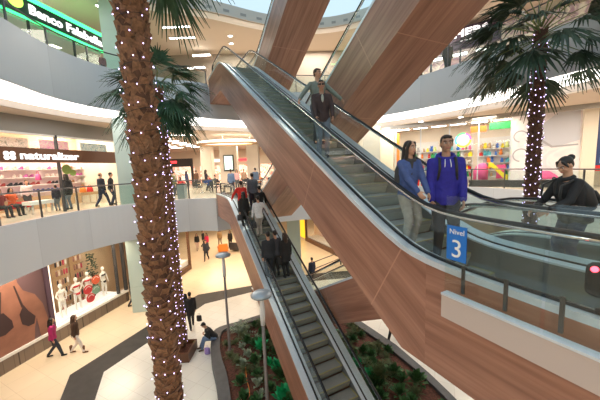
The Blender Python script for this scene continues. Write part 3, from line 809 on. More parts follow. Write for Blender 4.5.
# ---- ground floor: far shop with wooden frame, seen past the palms
G2 = Wall((-9.09, 19.11), (.1, .995))
G2.sbox('wall_left_0b', -3, -.6, 0, .2, -6, -1.76, M['cream'])
G2.sbox('wall_left_0c', -2, 2.6, 1.6, 1.8, -6, -1.76, M['shelf_back'])
wf = thing('display_window', 'brown framed corner display window beyond the twisted palm trunk', 'shopfront', G2.P(1, 0, -6), G2.rz)
bwood = mat('dark_wood_frame', (.13, .06, .03), .4)
G2.box('bottom_rail', -.6, 2.35, -.05, .15, -5.95, -5.6, bwood, wf); G2.box('corner_post', 2.25, 2.4, -.05, .12, -6, -1.8, bwood, wf); G2.box('window_glass', -.6, 2.25, 0, .012, -5.6, -1.8, M['shopglass'], wf)
G2.box('platform', -.6, 2.25, .15, 1.3, -5.6, -5.2, M['white'], wf)
G2.box('lit_ceiling', -.6, 2.25, .15, 1.3, -1.95, -1.85, M['lampw'], wf)
for k in range(3): handbag('pale handbag in the far display window', G2.P(.2+.7*k, .7, -5.2), M['tan'] if k % 2 else M['white'], 1.6, 'handbags in the far display window')
# far lower right: yellow poster and mannequin window
G3 = Wall((-.1, 30.), (.42, -.9))
G3.sbox('wall_far_lower_b', .2, 9, 1.6, 1.8, -6, -1.76, M['shelf_back'])
yp = tag(G3.box('poster', .0, 1.2, -.05, 0, -5.8, -3.2, glow('yellow_print', (.95, .62, .03), .55)), 'yellow lit poster at the end of the far shopfront', 'poster')
dw = thing('display_window', 'dark framed shop window with pale mannequins seen past the big escalator', 'shopfront', G3.P(4, 0, -6), G3.rz)
G3.box('bottom_rail', 1.4, 8.4, -.1, .1, -6, -5.6, bwood, dw); G3.box('post', 1.4, 1.55, -.1, .1, -6, -2, bwood, dw); G3.box('window_glass', 1.5, 8.4, 0, .012, -5.6, -2, M['shopglass'], dw)
G3.box('platform', 1.5, 8.4, .15, 1.3, -5.7, -5.5, M['white'], dw)
G3.sbox('trim_9', .0, 9, -.1, 1.8, -3.0, -1.76, M['cream'])

# ---- level three, right: toy shop
R.sbox('wall_right_3a', -3, 13, 0, .25, 4.3, 4.42, M['cream'])
strip('trim_3f', [R.P(-3, -1.2), R.P(13, -1.2)], 4.05, 4.36, M['fascia2'])
R.sbox('wall_right_3b', -6, 14, 3.5, 3.7, 0, 4.3, M['toy_back'] if 'toy_back' in M else mat('toy_back', (.88, .80, .68), .6))
R.sbox('wall_right_3c', -4, .7, 0, .3, 0, 4.3, M['cream'])
R.sbox('baseboard_right', 5.6, 7.75, -.06, .2, 0, .42, M['charcoal'])
R.sbox('baseboard_right_b', 7.75, 10.8, -.10, .2, 0, .42, M['charcoal'])
R.sbox('wall_right_3d', 10.75, 11.3, -.3, .3, 0, 4.3, M['cream'])
tf = thing('shopfront_glazing', 'tall clear glass front of the toy shop with steel mullions', 'shopfront', R.P(4, 0, 0), R.rz)
R.box('window_glass', .9, 7.7, .05, .062, .42, 4.25, M['shopglass'], tf)
for t in (.9, 2.6, 4.4, 6.05, 7.7): R.box('mullion', t-.03, t+.03, 0, .1, 0, 4.3, M['steel'], tf)
R.box('orange_strip', .95, 1.15, -.02, .04, 1.5, 3.85, M['orange'], tf)
def hangsign(lab, t0, t1, z0, z1, d, mt):
    s_ = thing('hanging_sign', lab, 'sign', R.P((t0+t1)/2, d, z0), R.rz); R.box('board', t0, t1, d, d+.03, z0, z1, mt, s_)
    for t in (t0+.1, t1-.1): R.box('cord', t-.006, t+.006, d, d+.012, z1, 4.3, M['chrome'], s_)
hangsign('orange sign hanging in the toy shop', 5.6, 6.45, 3.48, 3.85, .12, mat('orange_board', (.85, .16, .02), .5))
hangsign('green sign hanging in the toy shop', 6.6, 7.66, 3.55, 3.98, .12, mat('green_board', (.03, .34, .09), .5))
ring = thing('ring_logo', 'round shop emblem in a multicoloured ring on the glass', 'sign', R.P(5.2, 0, 3.0), R.rz)
R.disc('disc', 5.2, 3.04, .36, -.03, M['white'], ring)
for k, c in enumerate(((.9, .1, .35), (.1, .6, .25), (.1, .45, .85), (.95, .8, .05), (.95, .4, .05))):
    R.disc('ring_segment', 5.2, 3.04, .47, -.04, glow('ring%d' % k, c, .7), ring, .02, 6, 2*PI*k/5, 2*PI*(k+1)/5, .37)
slide = thing('toy_slide', 'child slide with yellow chute and pink sides in the toy shop window', 'toy slide', R.P(7, .8, .42), R.rz)
ch = [(6.62, 1.32), (6.8, 1.28), (7.0, 1.08), (7.2, .85), (7.4, .62), (7.58, .50), (7.66, .48)]
mb = MB(R.X); mb.loft([[V((t, .3, z)), V((t, .85, z)), V((t, .85, z+.07)), V((t, .3, z+.07))] for t, z in ch], True, False)
mb.build('chute', M['yel'], slide)
for d in (.26, .85):
    mb = MB(R.X); mb.loft([[V((t, d, z-.06)), V((t, d+.05, z-.06)), V((t, d+.05, z+.24)), V((t, d, z+.24))] for t, z in ch], True, False); mb.build('chute_side', M['yel'], slide)
mb = MB(R.X); mb.torso([((6.2, .8, .42), .42, .35), ((6.2, .8, 1.0), .42, .35), ((6.25, .8, 1.35), .3, .3), ((6.3, .8, 1.5), .1, .1)], 14); mb.build('tower', M['pink'], slide)
mb = MB(R.X); mb.lathe((0, 0, 0), [(0, 0)], 3) if False else None
mb.box((7.3, 1.6, .9), (.5, .3, .9)); mb.build('toy_box_stack', M['pink'], slide)
toyc = [M['red'], M['yel'], M['blue'], M['pink'], M['green'], M['orange'], M['white'], cloth(.1, .5, .6), M['tan'], cloth(.75, .7, .6), cloth(.4, .4, .42), cloth(.7, .8, .3)]
tv = []
for c in toyc:
    mb = MB(); mb.torso([((0, 0, 0), .11, .09), ((0, 0, .12), .12, .1), ((0, 0, .2), .07, .07), ((0, 0, .26), .09, .08), ((0, 0, .34), .05, .05)], 10); tv.append(mb.mesh('toy', c))
    mb = MB(); mb.ell((0, 0, .11), (.11, .09, .11), 8); mb.ell((0, 0, .27), .08, 8); mb.ell((-.06, 0, .35), .03, 6); mb.ell((.06, 0, .35), .03, 6); tv.append(mb.mesh('toy', c))
    mb = MB(); mb.box((0, 0, .13), (.24, .12, .26)); mb.box((0, -.07, .14), (.16, .02, .14)); mb.ell((0, -.06, .30), (.07, .05, .05), 6); tv.append(mb.mesh('toy', c))
for (t0, t1, lab) in ((.8, 3.2, 'toy shelf behind the waiting woman'), (3.4, 5.6, 'toy shelf behind the young man in blue'), (5.9, 8.9, 'toy shelf behind the yellow slide')):
    u = thing('toy_shelf', lab, 'shelf', R.P((t0+t1)/2, 3.3, 0), R.rz)
    R.box('back_panel', t0, t1, 3.44, 3.48, 0, 3.3, M['white'], u)
    for z in (.5, 1.0, 1.5, 2.0, 2.5):
        R.box('shelf_board', t0, t1, 3.0, 3.44, z-.04, z, M['white'], u); t = t0+.2
        while t < t1-.1:
            if random.random() < .85:
                o = bpy.data.objects.new('toy', random.choice(tv)); COL.objects.link(o); o.location = R.P(t, 3.2, z); k = random.uniform(.8, 1.25); o.scale = (k, k, k); o.rotation_euler = (0, 0, random.uniform(0, 6))
                tag(o, 'small colourful toy on a shelf of the toy shop', 'toy', 'toys on the toy shop shelves')
            t += random.uniform(.18, .34)
for k, (t, d, z, c, lab) in enumerate(((2.4, .8, 0, 'red', 'red toy crate on the shop floor'), (3.3, .9, 0, 'pink', 'pink toy crate on the shop floor'), (5.0, .8, 0, 'red', 'red tricycle box next to the slide'))):
    b = thing('toy_crate', lab, 'crate', R.P(t, d, z), R.rz); R.box('body', t-.25, t+.25, d-.2, d+.2, 0, 1.5 if k < 2 else 1.1, M[c], b); R.box('lid', t-.27, t+.27, d-.22, d+.22, 1.5 if k < 2 else 1.1, 1.56 if k < 2 else 1.16, M['white'], b)
# toy car in the window
car = thing('toy_car', 'red and white toy car on the window ledge below the wall picture', 'toy car', R.P(9.4, -.3, .42), R.rz)
mb = MB(R.X); mb.torso([((9.4, -.35, .5), .5, .16), ((9.4, -.35, .62), .5, .17), ((9.35, -.35, .75), .42, .15), ((9.3, -.35, .95), .2, .12)], 14); mb.build('body', M['pink'], car)
for t in (9.1, 9.7):
    mb = MB(R.X); mb.cyl((t, -.54, .52), (t, -.47, .52), .10, 12); mb.build('wheel', M['black'], car)
# wall graphic
wg = thing('wall_graphic', 'huge grey and white printed picture of swirling shapes beside the toy shop', 'poster', R.P(9.3, 0, .5), R.rz)
R.box('backing', 7.75, 10.75, 0, .06, .42, 4.3, photom('graphic_soft', [(.80, .77, .80), (.88, .86, .87), (.80, .74, .78), (.9, .88, .88)], .9, 0, .5), wg)
gd = mat('graphic_grey', (.42, .42, .46), .5); gl_ = mat('graphic_pale', (.60, .62, .69), .5)
R.poly('printed_shape', [(8.85, 2.4), (9.0, 3.5), (9.8, 4.2), (10.65, 4.25), (10.7, 2.6), (9.8, 2.3)], -.0, gl_, wg, .006)
R.poly('printed_line', [(8.95, 2.9), (9.6, 2.35), (10.65, 2.4), (10.65, 2.32), (9.55, 2.25), (8.88, 2.8)], -.007, gd, wg, .006)
for t, z, r in ((8.15, 3.0, .35), (8.2, 1.9, .4)):
    R.disc('printed_curl', t, z, r, -.0, gd, wg, .006, 12, .5, 4.6, r-.07)
bp_ = thing('poster', 'dark blue poster at the right edge beyond the white pillar', 'poster', R.P(12, 0, 1), R.rz)
R.box('backing', 11.35, 13.2, -.1, .0, .9, 4.2, mat('poster_navy', (.03, .06, .17), .4), bp_)
R.poly('printed_figure', [(11.5, 1.3), (12.0, 1.3), (12.0, 2.0), (11.8, 2.4), (11.5, 2.3)], -.11, glow('print_blue', (.3, .5, .9), .6), bp_)
for t, z in ((11.6, 2.8), (11.8, 3.1), (11.55, 2.55)): R.disc('printed_dot', t, z, .09, -.11, M['orange'], bp_)
R.poly('printed_band', [(11.35, .9), (13.2, .9), (13.2, 1.2), (11.35, 1.2)], -.11, M['red'], bp_)
for k in range(7): ceiling_lamp(R.P(1+k*1.25, 1.6, 4.28), .9, .35, R.rz, 'bright ceiling lamp inside the toy shop', 'toy shop ceiling lamps')
for t in (.2, 3.0, 5.2, 8.6): ceiling_lamp(R.P(t, -1.9, 4.29), .22, .22, R.rz, 'small downlight in the gallery ceiling before the toy shop', 'gallery downlights')
# advertising poster on the cream wall at far
ap = thing('poster', 'tall dark framed poster on the cream wall seen past the handrail', 'poster', (3.9, 22, 1.2)); 
# ---- level four, right: sports shoe shop
R.sbox('wall_right_4a', 1, 12, 1.8, 2.0, 6.2, 10.3, photom('shop_interior_purple', [(.75, .55, .4), (.45, .25, .3), (.9, .75, .6), (.2, .12, .12)], 1.3, .2))
sk = thing('shop_sign', 'dark band sign with glowing white capitals seen behind the right-hand palm', 'sign', R.P(5, 0, 9), R.rz)
R.box('sign_band', 1.5, 7.0, -.1, .3, 8.75, 10.0, mat('sign_plum', (.05, .03, .055), .4), sk)
R.text('lettering', 'SKECHERS', 2.6, 6.4, 9.42, .60, -.13, glw, sk, .02)
R.box('light_line', 4.9, 6.3, -.12, -.09, 9.15, 9.25, glw, sk); R.box('light_line', 6.4, 7.0, -.12, -.09, 10.0, 10.08, glw, sk)
sw = thing('shopfront_glazing', 'glass front with bright displays below the glowing white letters', 'shopfront', R.P(5, 0, 6.2), R.rz)
R.box('window_glass', 1.5, 7.0, 0, .012, 6.3, 8.7, M['shopglass'], sw)
for t in (1.5, 3.2, 4.9, 7.0): R.box('mullion', t-.05, t+.05, -.05, .1, 6.2, 8.75, M['charcoal'], sw)
vi = glow('violet_screen', (.45, .1, .9), 1.5)
tag(R.box('light_box', 3.5, 4.6, .9, 1.0, 6.9, 7.6, vi), 'violet light box in the upper right shop', 'light box')
for k in range(4): ceiling_lamp(R.P(2.2+k*1.3, .9, 8.74), .8, .4, R.rz, 'bright lamp inside the upper right shop', 'upper right shop lamps')
R.sbox('ceiling.006', 1, 12, .3, 1.8, 8.76, 8.82, M['white'])
# ------------------------------------------------------------------ food court on level three
def sg_(name, lab, cat, a, b, z0, z1, y, mt, th=.1):
    mb = MB(); mb.box(((a+b)/2, y, (z0+z1)/2), (b-a, th, z1-z0)); return mb.build(name, mt)
shop_lab = ['dark-fronted shop with red glowing sign at the end of the food court', 'bright shop beside the screen column', 'shop with pink sign at the end of the food court']
for k, (x0, x1, mc) in enumerate(((-19, -13.5, 'red'), (-13.2, -9.4, 'white'), (-9.0, -3.0, 'pink'))):
    t = thing('shopfront', shop_lab[k], 'shopfront', ((x0+x1)/2, 36, 0))
    def bb(n, a, b, z0, z1, y, th, mt):
        mb = MB(); mb.box(((a+b)/2, y, (z0+z1)/2), (b-a, th, z1-z0)); mb.build(n, mt, t)
    bb('lintel', x0, x1, 2.3, 3.3, 36, .3, M['charcoal'] if k == 0 else M['cream'])
    bb('lit_interior', x0+.2, x1-.2, 0, 2.3, 37.2, .1, photom('shop_lit%d' % k, [(.9, .6, .35), (.95, .85, .7), (.7, .2, .12), (.9, .8, .6)], 1.2, .9))
    bb('sign_letters', x0+1.3, x0+3.6, 2.75, 3.05, 35.8, .06, glow('sg%d' % k, (.95, .05, .06) if mc != 'white' else (.9, .9, .9), 1.6))
    for x in (x0+.1, (x0+x1)/2, x1-.1): bb('post', x-.12, x+.12, 0, 2.3, 36, .3, M['charcoal'] if k == 0 else M['cream'])
sc_ = thing('screen', 'portrait screen glowing pale green in a dark frame on the cream column', 'screen', (-6.95, 28.1, 1.6))
mb = MB(); mb.box((-6.95, 28.14, 2.35), (1.0, .12, 1.6)); mb.build('frame', M['charcoal'], sc_)
mb = MB(); mb.box((-6.95, 28.07, 2.37), (.80, .03, 1.34)); mb.build('display', glow('screen_glow', (.70, .95, .85), .75), sc_)
# oval luminous ring over the escalator head
rg = thing('ring_light', 'wide oval ring light hanging over the food court', 'ceiling light', (-5.6, 22.6, 3.8))
def oval(rx, ry, z): return [V((-5.6+rx*math.cos(a), 22.6+ry*math.sin(a), z)) for a in [2*PI*k/40 for k in range(40)]]
mb = MB(); mb.loft([oval(2.4, 1.4, 3.78), oval(2.4, 1.4, 3.96), oval(2.1, 1.15, 3.96), oval(2.1, 1.15, 3.78)], False, True, True); mb.build('band', M['ringw'] if 'ringw' in M else glow('ring_glow', (1, .95, .85), .8), rg)
mb = MB(); mb.loft([oval(2.46, 1.46, 3.68), oval(2.46, 1.46, 3.78), oval(2.05, 1.1, 3.78), oval(2.05, 1.1, 3.68)], False, True, True); mb.build('lower_rim', M['tan'], rg)
for x, y in ((-7.4, 22.6), (-3.8, 22.6), (-5.6, 23.9), (-5.6, 21.3)):
    mb = MB(); mb.cyl((x, y, 3.96), (x, y, 4.3), .02, 6); mb.build('rod', M['chrome'], rg)
for i in range(7):
    for j, x in enumerate((-12.6, -10.4)):
        ceiling_lamp((x+.3*i*-.25, 20.5+1.7*i, 4.29), 1.2, .3, 0, 'long strip lamp in the food court ceiling', 'food court ceiling strips')
for x, y in ((-7.8, 20.4), (-7.6, 24.5), (-8.4, 20.2), (-2.5, 25), (-2.5, 21.5), (-1, 24)):
    ceiling_lamp((x, y, 4.29), 1.0, .25, .0, 'short strip lamp near the oval ring light', 'short food court ceiling strips')
# tables, chairs
def make_table():
    t = thing('cafe_table', 'small square cafe table in the food court', 'table', (0, 0, 0), 0, 'food court tables')
    mb = MB(); mb.box((0, 0, .74), (.7, .7, .03)); mb.build('table_top', M['tan'], t, True)
    mb = MB(); mb.cyl((0, 0, .03), (0, 0, .73), .03); mb.build('pedestal', M['chrome'], t, True)
    mb = MB(); mb.lathe((0, 0, 0), [(.22, 0), (.22, .02), (.05, .04)], 14); mb.build('base', M['chrome'], t, True)
    return t
def make_chair():
    t = thing('cafe_chair', 'plain dark cafe chair at a food court table', 'chair', (0, 0, 0), 0, 'food court chairs')
    mb = MB(); mb.box((0, 0, .45), (.42, .42, .04)); mb.build('seat', M['charcoal'], t, True)
    mb = MB(); mb.box((0, -.2, .72), (.42, .03, .36)); mb.build('backrest', M['charcoal'], t, True)
    for x in (-.18, .18):
        for y in (-.18, .18):
            mb = MB(); mb.cyl((x, y, 0), (x*.95, y*.95, .72 if y < 0 else .44), .014, 6); mb.build('leg', M['chrome'], t, True)
    return t
T0, C0 = make_table(), make_chair(); first = True
spots = [(-9.6, 21.2), (-7.6, 21.8), (-5.9, 21.0), (-10.4, 24.2), (-8.2, 25.6), (-5.6, 25.2), (-3.8, 22.6), (-2.2, 24.4), (-11.8, 22.0)]
for x, y in spots:
    tt = T0 if first else copy_tree(T0); put(tt, (x, y, 0), random.uniform(-.3, .3))
    for k in range(3):
        a = k*2.1+random.uniform(-.3, .3)
        cc = C0 if first else copy_tree(C0); first = False
        put(cc, (x+.62*math.cos(a), y+.62*math.sin(a), 0), a+PI/2)
# litter bin on the gallery edge
bn = thing('litter_bin', 'grey square litter bin behind the gallery glass', 'bin', (-7.1, 16.9, 0))
mb = MB(); mb.box((-7.1, 16.9, .45), (.42, .42, .9)); mb.build('body', M['grey_bin'] if 'grey_bin' in M else mat('bin_grey', (.35, .38, .38), .4, .4), bn)
mb = MB(); mb.box((-7.1, 16.9, .94), (.44, .44, .06)); mb.build('lid', M['charcoal'], bn)
# far framed poster
mb = MB(); mb.box((3.9, 22.0, 2.05), (.9, .06, 1.7)); mb.build('frame', M['charcoal'], ap)
mb = MB(); mb.box((3.8, 21.95, 2.1), (.5, .03, 1.4)); mb.build('print', photom('poster_print', [(.5, .3, .1), (.08, .06, .05), (.6, .4, .15)], 2, .2), ap)
wall('wall_far_cream', (1.2, 22.1), (7, 22.1), 0, 4.3, M['cream'])
# level four strip lamps above the left gallery
for x, y, s_ in ((-7.2, 19.2, 1.6), (-7.0, 17.8, 1.6), (-4.1, 19.2, .22), (-4.3, 20.3, .22), (-9.8, 15.4, .4), (-9.9, 12.8, .5)):
    ceiling_lamp((x, y, 10.28), s_, .14, 0, 'small lamp in the beige ceiling of the top gallery', 'top gallery ceiling lamps')
for x, z, lab in ((-6.65, 9.9, 'upper bright strip lamp on the brown gallery wall'), (-7.1, 9.05, 'lower bright strip lamp on the brown gallery wall')):
    t = thing('wall_lamp', lab, 'wall lamp', (x, 21.3, z))
    mb = MB(); mb.box((0, .1, 0), (1.3, .5, .12)); mb.build('bracket', M['gal'], t, True)
    mb = MB(); mb.box((0, -.17, 0), (1.25, .04, .10)); mb.build('tube', M['lamp'], t, True)
# furniture blocks of the top gallery: kiosk near the escalator head
ks = thing('kiosk', 'small brown kiosk left of the upper escalator head', 'kiosk', (-4.9, 18.6, 6.2))
mb = MB(); mb.box((-4.9, 18.6, 6.75), (.9, .7, 1.1)); mb.build('counter', M['brown'], ks)
mb = MB(); mb.box((-4.9, 18.6, 7.33), (1.0, .8, .06)); mb.build('top', M['tan'], ks)
# armchairs on the far ground floor
def armchair(lab, x, y, rz, mt):
    t = thing('armchair', lab, 'armchair', (x, y, -6), rz)
    for n_, c_, d_ in (('seat', (0, 0, .3), (.7, .7, .3)), ('backrest', (0, -.32, .55), (.8, .18, .7)), ('armrest', (-.38, 0, .4), (.14, .7, .5)), ('armrest', (.38, 0, .4), (.14, .7, .5))):
        mb = MB(); mb.box(c_, d_); o = mb.build(n_, mt, t, True); b = o.modifiers.new('b', 'BEVEL'); b.width = .05; b.segments = 2
armchair('orange armchair in the far ground-floor seating corner', -7.4, 25.6, .4, M['orange'])
armchair('dark armchair beside the orange one', -6.3, 26.0, -.3, M['charcoal'])
armchair('black armchair at the right of the far seating corner', -5.2, 26.2, -.5, M['black'])

# ------------------------------------------------------------------ lamp posts on the ground
def lamp_post(x, y, h, lab):
    t = thing('lamp_post', lab, 'lamp post', (x, y, -6))
    mb = MB(); mb.lathe((x, y, -6), [(.10, 0), (.10, .3), (.055, .35), (.045, h-.9)], 12); mb.build('pole', M['pole'], t)
    mb = MB(); mb.lathe((x, y, -6), [(.06, h-.9), (.075, h-.55), (.055, h-.15), (.04, h-.05)], 12); mb.build('light_tube', M['milk'], t)
    mb = MB(); mb.lathe((x, y, -6), [(.03, h-.06), (.29, h-.05), (.30, h), (.22, h+.06), (.05, h+.09)], 24); mb.build('cap', M['capm'], t)
M['capm'] = mat('lamp_cap', (.40, .47, .53), .3, .3); M['pole'] = mat('pole_grey', (.20, .18, .17), .45, .4); M['milk'] = mat('milk_glass', (.85, .87, .88), .3)
lamp_post(-3.14, 10.8, 4.35, 'mushroom-capped lamp post nearer the seated person, the smaller of the two')
lamp_post(-1.16, 7.35, 4.27, 'mushroom-capped lamp post beside the lower escalator, the larger of the two')

# ------------------------------------------------------------------ palms
def fan_leaf(mb, p, d, up, L, n=26, spread=2.5, droop=.35):
    d = d.normalized(); side = d.cross(up).normalized(); nn = side.cross(d).normalized()
    for k in range(n):
        a = -spread/2*1.0+spread*k/(n-1)
        dr = (d*math.cos(a)+side*math.sin(a)).normalized(); l = L*(1-.25*abs(a)/(spread/2))*random.uniform(.9, 1.08)
        w = V((0, 0, 0)); pv = None; rings = []
        for j in range(5):
            t = j/4
            q = p+dr*l*t-V((0, 0, 1))*droop*l*t*t*(1+.6*random.random())+nn*(.04*math.sin(k))
            wd = L*(.034*(1-abs(t-.45)*1.7)+.003)
            sd = dr.cross(nn).normalized()*wd
            rings.append((q-sd, q+nn*.008, q+sd))
        for j in range(4):
            A, B = rings[j], rings[j+1]
            mb.add([A[0], A[1], A[2], B[0], B[1], B[2]], [(0, 1, 4, 3), (1, 2, 5, 4)])
def palm(lab, x, y, z0, z1, r0, r1, twist, nfr, fl, pet, blab, lean=0, seed=1, dark=False, nb=100, bulb_r=.016, vis=None, downs=.5, low=-50, lop=False):
    random.seed(seed)
    t = thing('palm_tree', lab, 'palm tree', (x, y, z0))
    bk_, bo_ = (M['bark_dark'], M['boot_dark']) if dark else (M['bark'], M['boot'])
    H = z1-z0
    mb = MB(); n = 40
    mb.tube([V((x+.03*math.sin(k*.7), y+.03*math.cos(k*.5), z0+H*k/n)) for k in range(n+1)], [r0+(r1-r0)*k/n for k in range(n+1)], 14)
    mb.build('trunk', bk_, t)
    # old leaf bases in spiral rows
    mb = MB(); zz = z0+.1; a = 0; rr = lambda z: r0+(r1-r0)*(z-z0)/H
    sp = .085
    while zz < z1:
        a += 2.4; R_ = rr(zz); ca, sa = math.cos(a), math.sin(a); ra = V((ca, sa, 0)); tg = V((-sa, ca, 0))
        c = V((x, y, zz))+ra*R_*.9; w = R_*random.uniform(.50, .80); h = R_*random.uniform(.7, 1.25); o_ = R_*random.uniform(.25, .55)
        skew = tg*random.uniform(-.5, .5)*w
        b0, b1 = c-tg*w, c+tg*w
        tp0, tp1 = c+ra*o_+V((0, 0, h))-tg*w*.55+skew, c+ra*o_+V((0, 0, h*random.uniform(.8, 1.1)))+tg*w*.5+skew
        i0, i1 = tp0-ra*.05-V((0, 0, .02)), tp1-ra*.05-V((0, 0, .02))
        mb.add([b0, b1, tp1, tp0, b0-ra*.08, b1-ra*.08, i1, i0], [(0, 1, 2, 3), (5, 4, 7, 6), (3, 2, 6, 7), (0, 3, 7, 4), (1, 5, 6, 2)])
        zz += sp*R_*.95*(.18/R_)**.3
    mb.build('leaf_bases', bo_, t)
    # crown
    for k in range(nfr):
        a = 2.4*k+random.uniform(-.2, .2); el = math.radians(lerp(80, low, (k/nfr)**downs))
        if lop and math.cos(a) < .25: el = max(el, math.radians(48))
        d = V((math.cos(a)*math.cos(el), math.sin(a)*math.cos(el), math.sin(el)))
        base = V((x, y, z1-.1+.25*math.sin(el)))+d*r1*.8
        pl_ = pet*random.uniform(.85, 1.15); end = base+d*pl_-V((0, 0, .12*pl_))
        mb = MB(); mb.tube([base, (base+end)/2+V((0, 0, .05)), end], [.022, .016, .01], 5)
        dd = (d-V((0, 0, .18))).normalized(); up = V((0, 0, 1)) if abs(dd.z) < .9 else V((ca, sa, 0))
        mb.m = 1; fan_leaf(mb, end, dd, up, fl*random.uniform(.85, 1.1))
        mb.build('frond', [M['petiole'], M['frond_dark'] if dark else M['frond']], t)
    # string lights
    s = thing('string_light', blab, 'string light', (x, y, z0))
    turns = H/twist; pts = []; N = int(turns*20)
    lo, hi = vis or (z0, z1)
    for k in range(N+1):
        zz = z0+.2+(H-.3)*k/N; aa = 2*PI*turns*k/N; R_ = rr(zz)*1.22+.01
        pts.append(V((x+R_*math.cos(aa), y+R_*math.sin(aa), zz)))
    mb = MB(); mb.tube(pts, .004, 4); mb.build('wire', M['wire'], s)
    bm_ = MB(); bm_.ell((0, 0, 0), (bulb_r, bulb_r, bulb_r*1.2), 6); bme = bm_.mesh('bulb', M['bulb'])
    inv = wm(s).inverted(); cands = []
    L = sum((b-a).length for a, b in zip(pts[:-1], pts[1:])); stepl = .115
    acc = 0
    for a_, b_ in zip(pts[:-1], pts[1:]):
        acc += (b_-a_).length
        if acc > stepl:
            acc = 0; p = b_+V((random.uniform(-.02, .02), random.uniform(-.02, .02), random.uniform(-.10, .10)))
            p += (V((p.x-x, p.y-y, 0)).normalized())*.012
            front = (V((0, 0, 1.7))-p); front.z = 0
            if V((p.x-x, p.y-y, 0)).dot(front) > -.02*front.length and lo < p.z < hi: cands.insert(0, p)
            else: cands.append(p)
    rest = MB()
    vis_n = 0
    for i, p in enumerate(cands):
        if i < nb:
            o = bpy.data.objects.new('bulb', bme); COL.objects.link(o); o.location = inv @ p; o.parent = s
        else: rest.ell(p, (bulb_r, bulb_r, bulb_r*1.2), 4)
    if rest.v:
        o = rest.build('bulbs', M['bulb'], s); o['kind'] = 'stuff'
    return t
palm('tall palm in the foreground, shaggy brown trunk crossing the whole picture', -2.47, 4.6, -6, 6.15, .165, .185, .35, 26, .95, .8, 'string of white bulbs wound around the nearest shaggy palm trunk', 0, 3, False, 100, .0085, (-2.6, 4.5), .6, -45, True)
palm('slimmer palm just behind the foreground palm, crown at the upper gallery', -5.23, 11.0, -5.6, 4.85, .20, .17, .28, 30, 1.15, .8, 'string of white bulbs wound around the slimmer second palm trunk', 0, 5, False, 100, .014, (-6, 4.5), .55)
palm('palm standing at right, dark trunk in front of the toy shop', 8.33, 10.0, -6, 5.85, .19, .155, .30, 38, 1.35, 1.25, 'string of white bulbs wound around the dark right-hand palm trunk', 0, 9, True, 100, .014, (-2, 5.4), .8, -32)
random.seed(21)
# square box around the second palm
bx = thing('tree_box', 'square brown timber box around the foot of the second palm', 'planter', (-5.23, 11.0, -6))
for dx, dy, wx, wy in ((0, .45, .98, .08), (0, -.45, .98, .08), (.45, 0, .08, .82), (-.45, 0, .08, .82)):
    mb = MB(); mb.box((-5.23+dx, 11.0+dy, -5.8), (wx, wy, .4)); mb.build('side_board', M['brown'], bx)
mb = MB(); mb.box((-5.23, 11.0, -5.85), (.84, .84, .2)); mb.build('soil', M['mulch'], bx)

# ------------------------------------------------------------------ planting
def shrub(kind, h, r, n):
    mb = MB()
    for k in range(n):
        a = random.uniform(0, 2*PI); el = random.uniform(.25, 1.4); L = r*random.uniform(.6, 1.15)
        d = V((math.cos(a)*math.cos(el), math.sin(a)*math.cos(el), math.sin(el)*h/r))
        base = V((random.uniform(-.1, .1)*r, random.uniform(-.1, .1)*r, 0))
        if kind == 'broad':
            s0 = base+d*L*.25; tip = base+d*L; side = d.cross(V((0, 0, 1))).normalized()*L*.20; mid = base+d*L*.65+V((0, 0, .04))
            mb.add([s0, mid-side, tip, mid+side, mid+V((0, 0, -.02))], [(0, 1, 4), (1, 2, 4), (2, 3, 4), (3, 0, 4)])
            mb.tube([base, s0], .006, 4)
        else:
            P_ = [base+d*L*t-V((0, 0, 1))*.5*L*t*t for t in (0, .3, .6, .85, 1)]
            mb.tube(P_, [.006]*4+[.002], 4)
            for j in range(1, 9):
                t = j/9; q = base+d*L*t-V((0, 0, 1))*.5*L*t*t
                sd = d.cross(V((0, 0, 1))).normalized()*L*.26*(1-t*.7)
                for sgn in (-1, 1):
                    e_ = q+sd*sgn+d*L*.06-V((0, 0, .03)); w_ = d*L*.02
                    mb.add([q-w_, q+w_, e_], [(0, 1, 2)])
    return mb
protos = {}
for key, kind, h, r, n, m_ in (('broad', 'broad', .35, .3, 46, 'leaf'), ('lit', 'broad', .4, .3, 50, 'leaf_lit'), ('olive', 'fern', .45, .42, 40, 'leaf_olive'), ('pale', 'broad', .28, .22, 30, 'leaf_pale'), ('bigfern', 'fern', .9, .8, 60, 'leaf_olive'), ('palefern', 'fern', .8, .8, 22, 'leaf_pale')):
    protos[key] = shrub(kind, h, r, n).mesh('shrub', M[m_])
def plant(key, x, y, lab, s=1., grp=None, z=-5.68, name='shrub'):
    o = bpy.data.objects.new(name, protos[key]); COL.objects.link(o); o.location = (x, y, z); o.rotation_euler = (0, 0, random.uniform(0, 6)); o.scale = (s, s, s)
    tag(o, lab, 'plant', grp)
def inpoly(x, y, poly):
    c = False; j = len(poly)-1
    for i in range(len(poly)):
        if (poly[i][1] > y) != (poly[j][1] > y) and x < (poly[j][0]-poly[i][0])*(y-poly[i][1])/(poly[j][1]-poly[i][1])+poly[i][0]: c = not c
        j = i
    return c
labs = dict(broad=('low dark green shrub growing in the bark mulch', 'dark green shrubs in the bed'), lit=('leafy plant coloured as if spotlit green in the bark mulch', 'plants coloured as if spotlit green in the bed'), olive=('olive green fern in the bark mulch', 'ferns in the bed'), pale=('pale grey-green small plant in the bark mulch', 'pale small plants in the bed'))
cnt = 0; placed = []
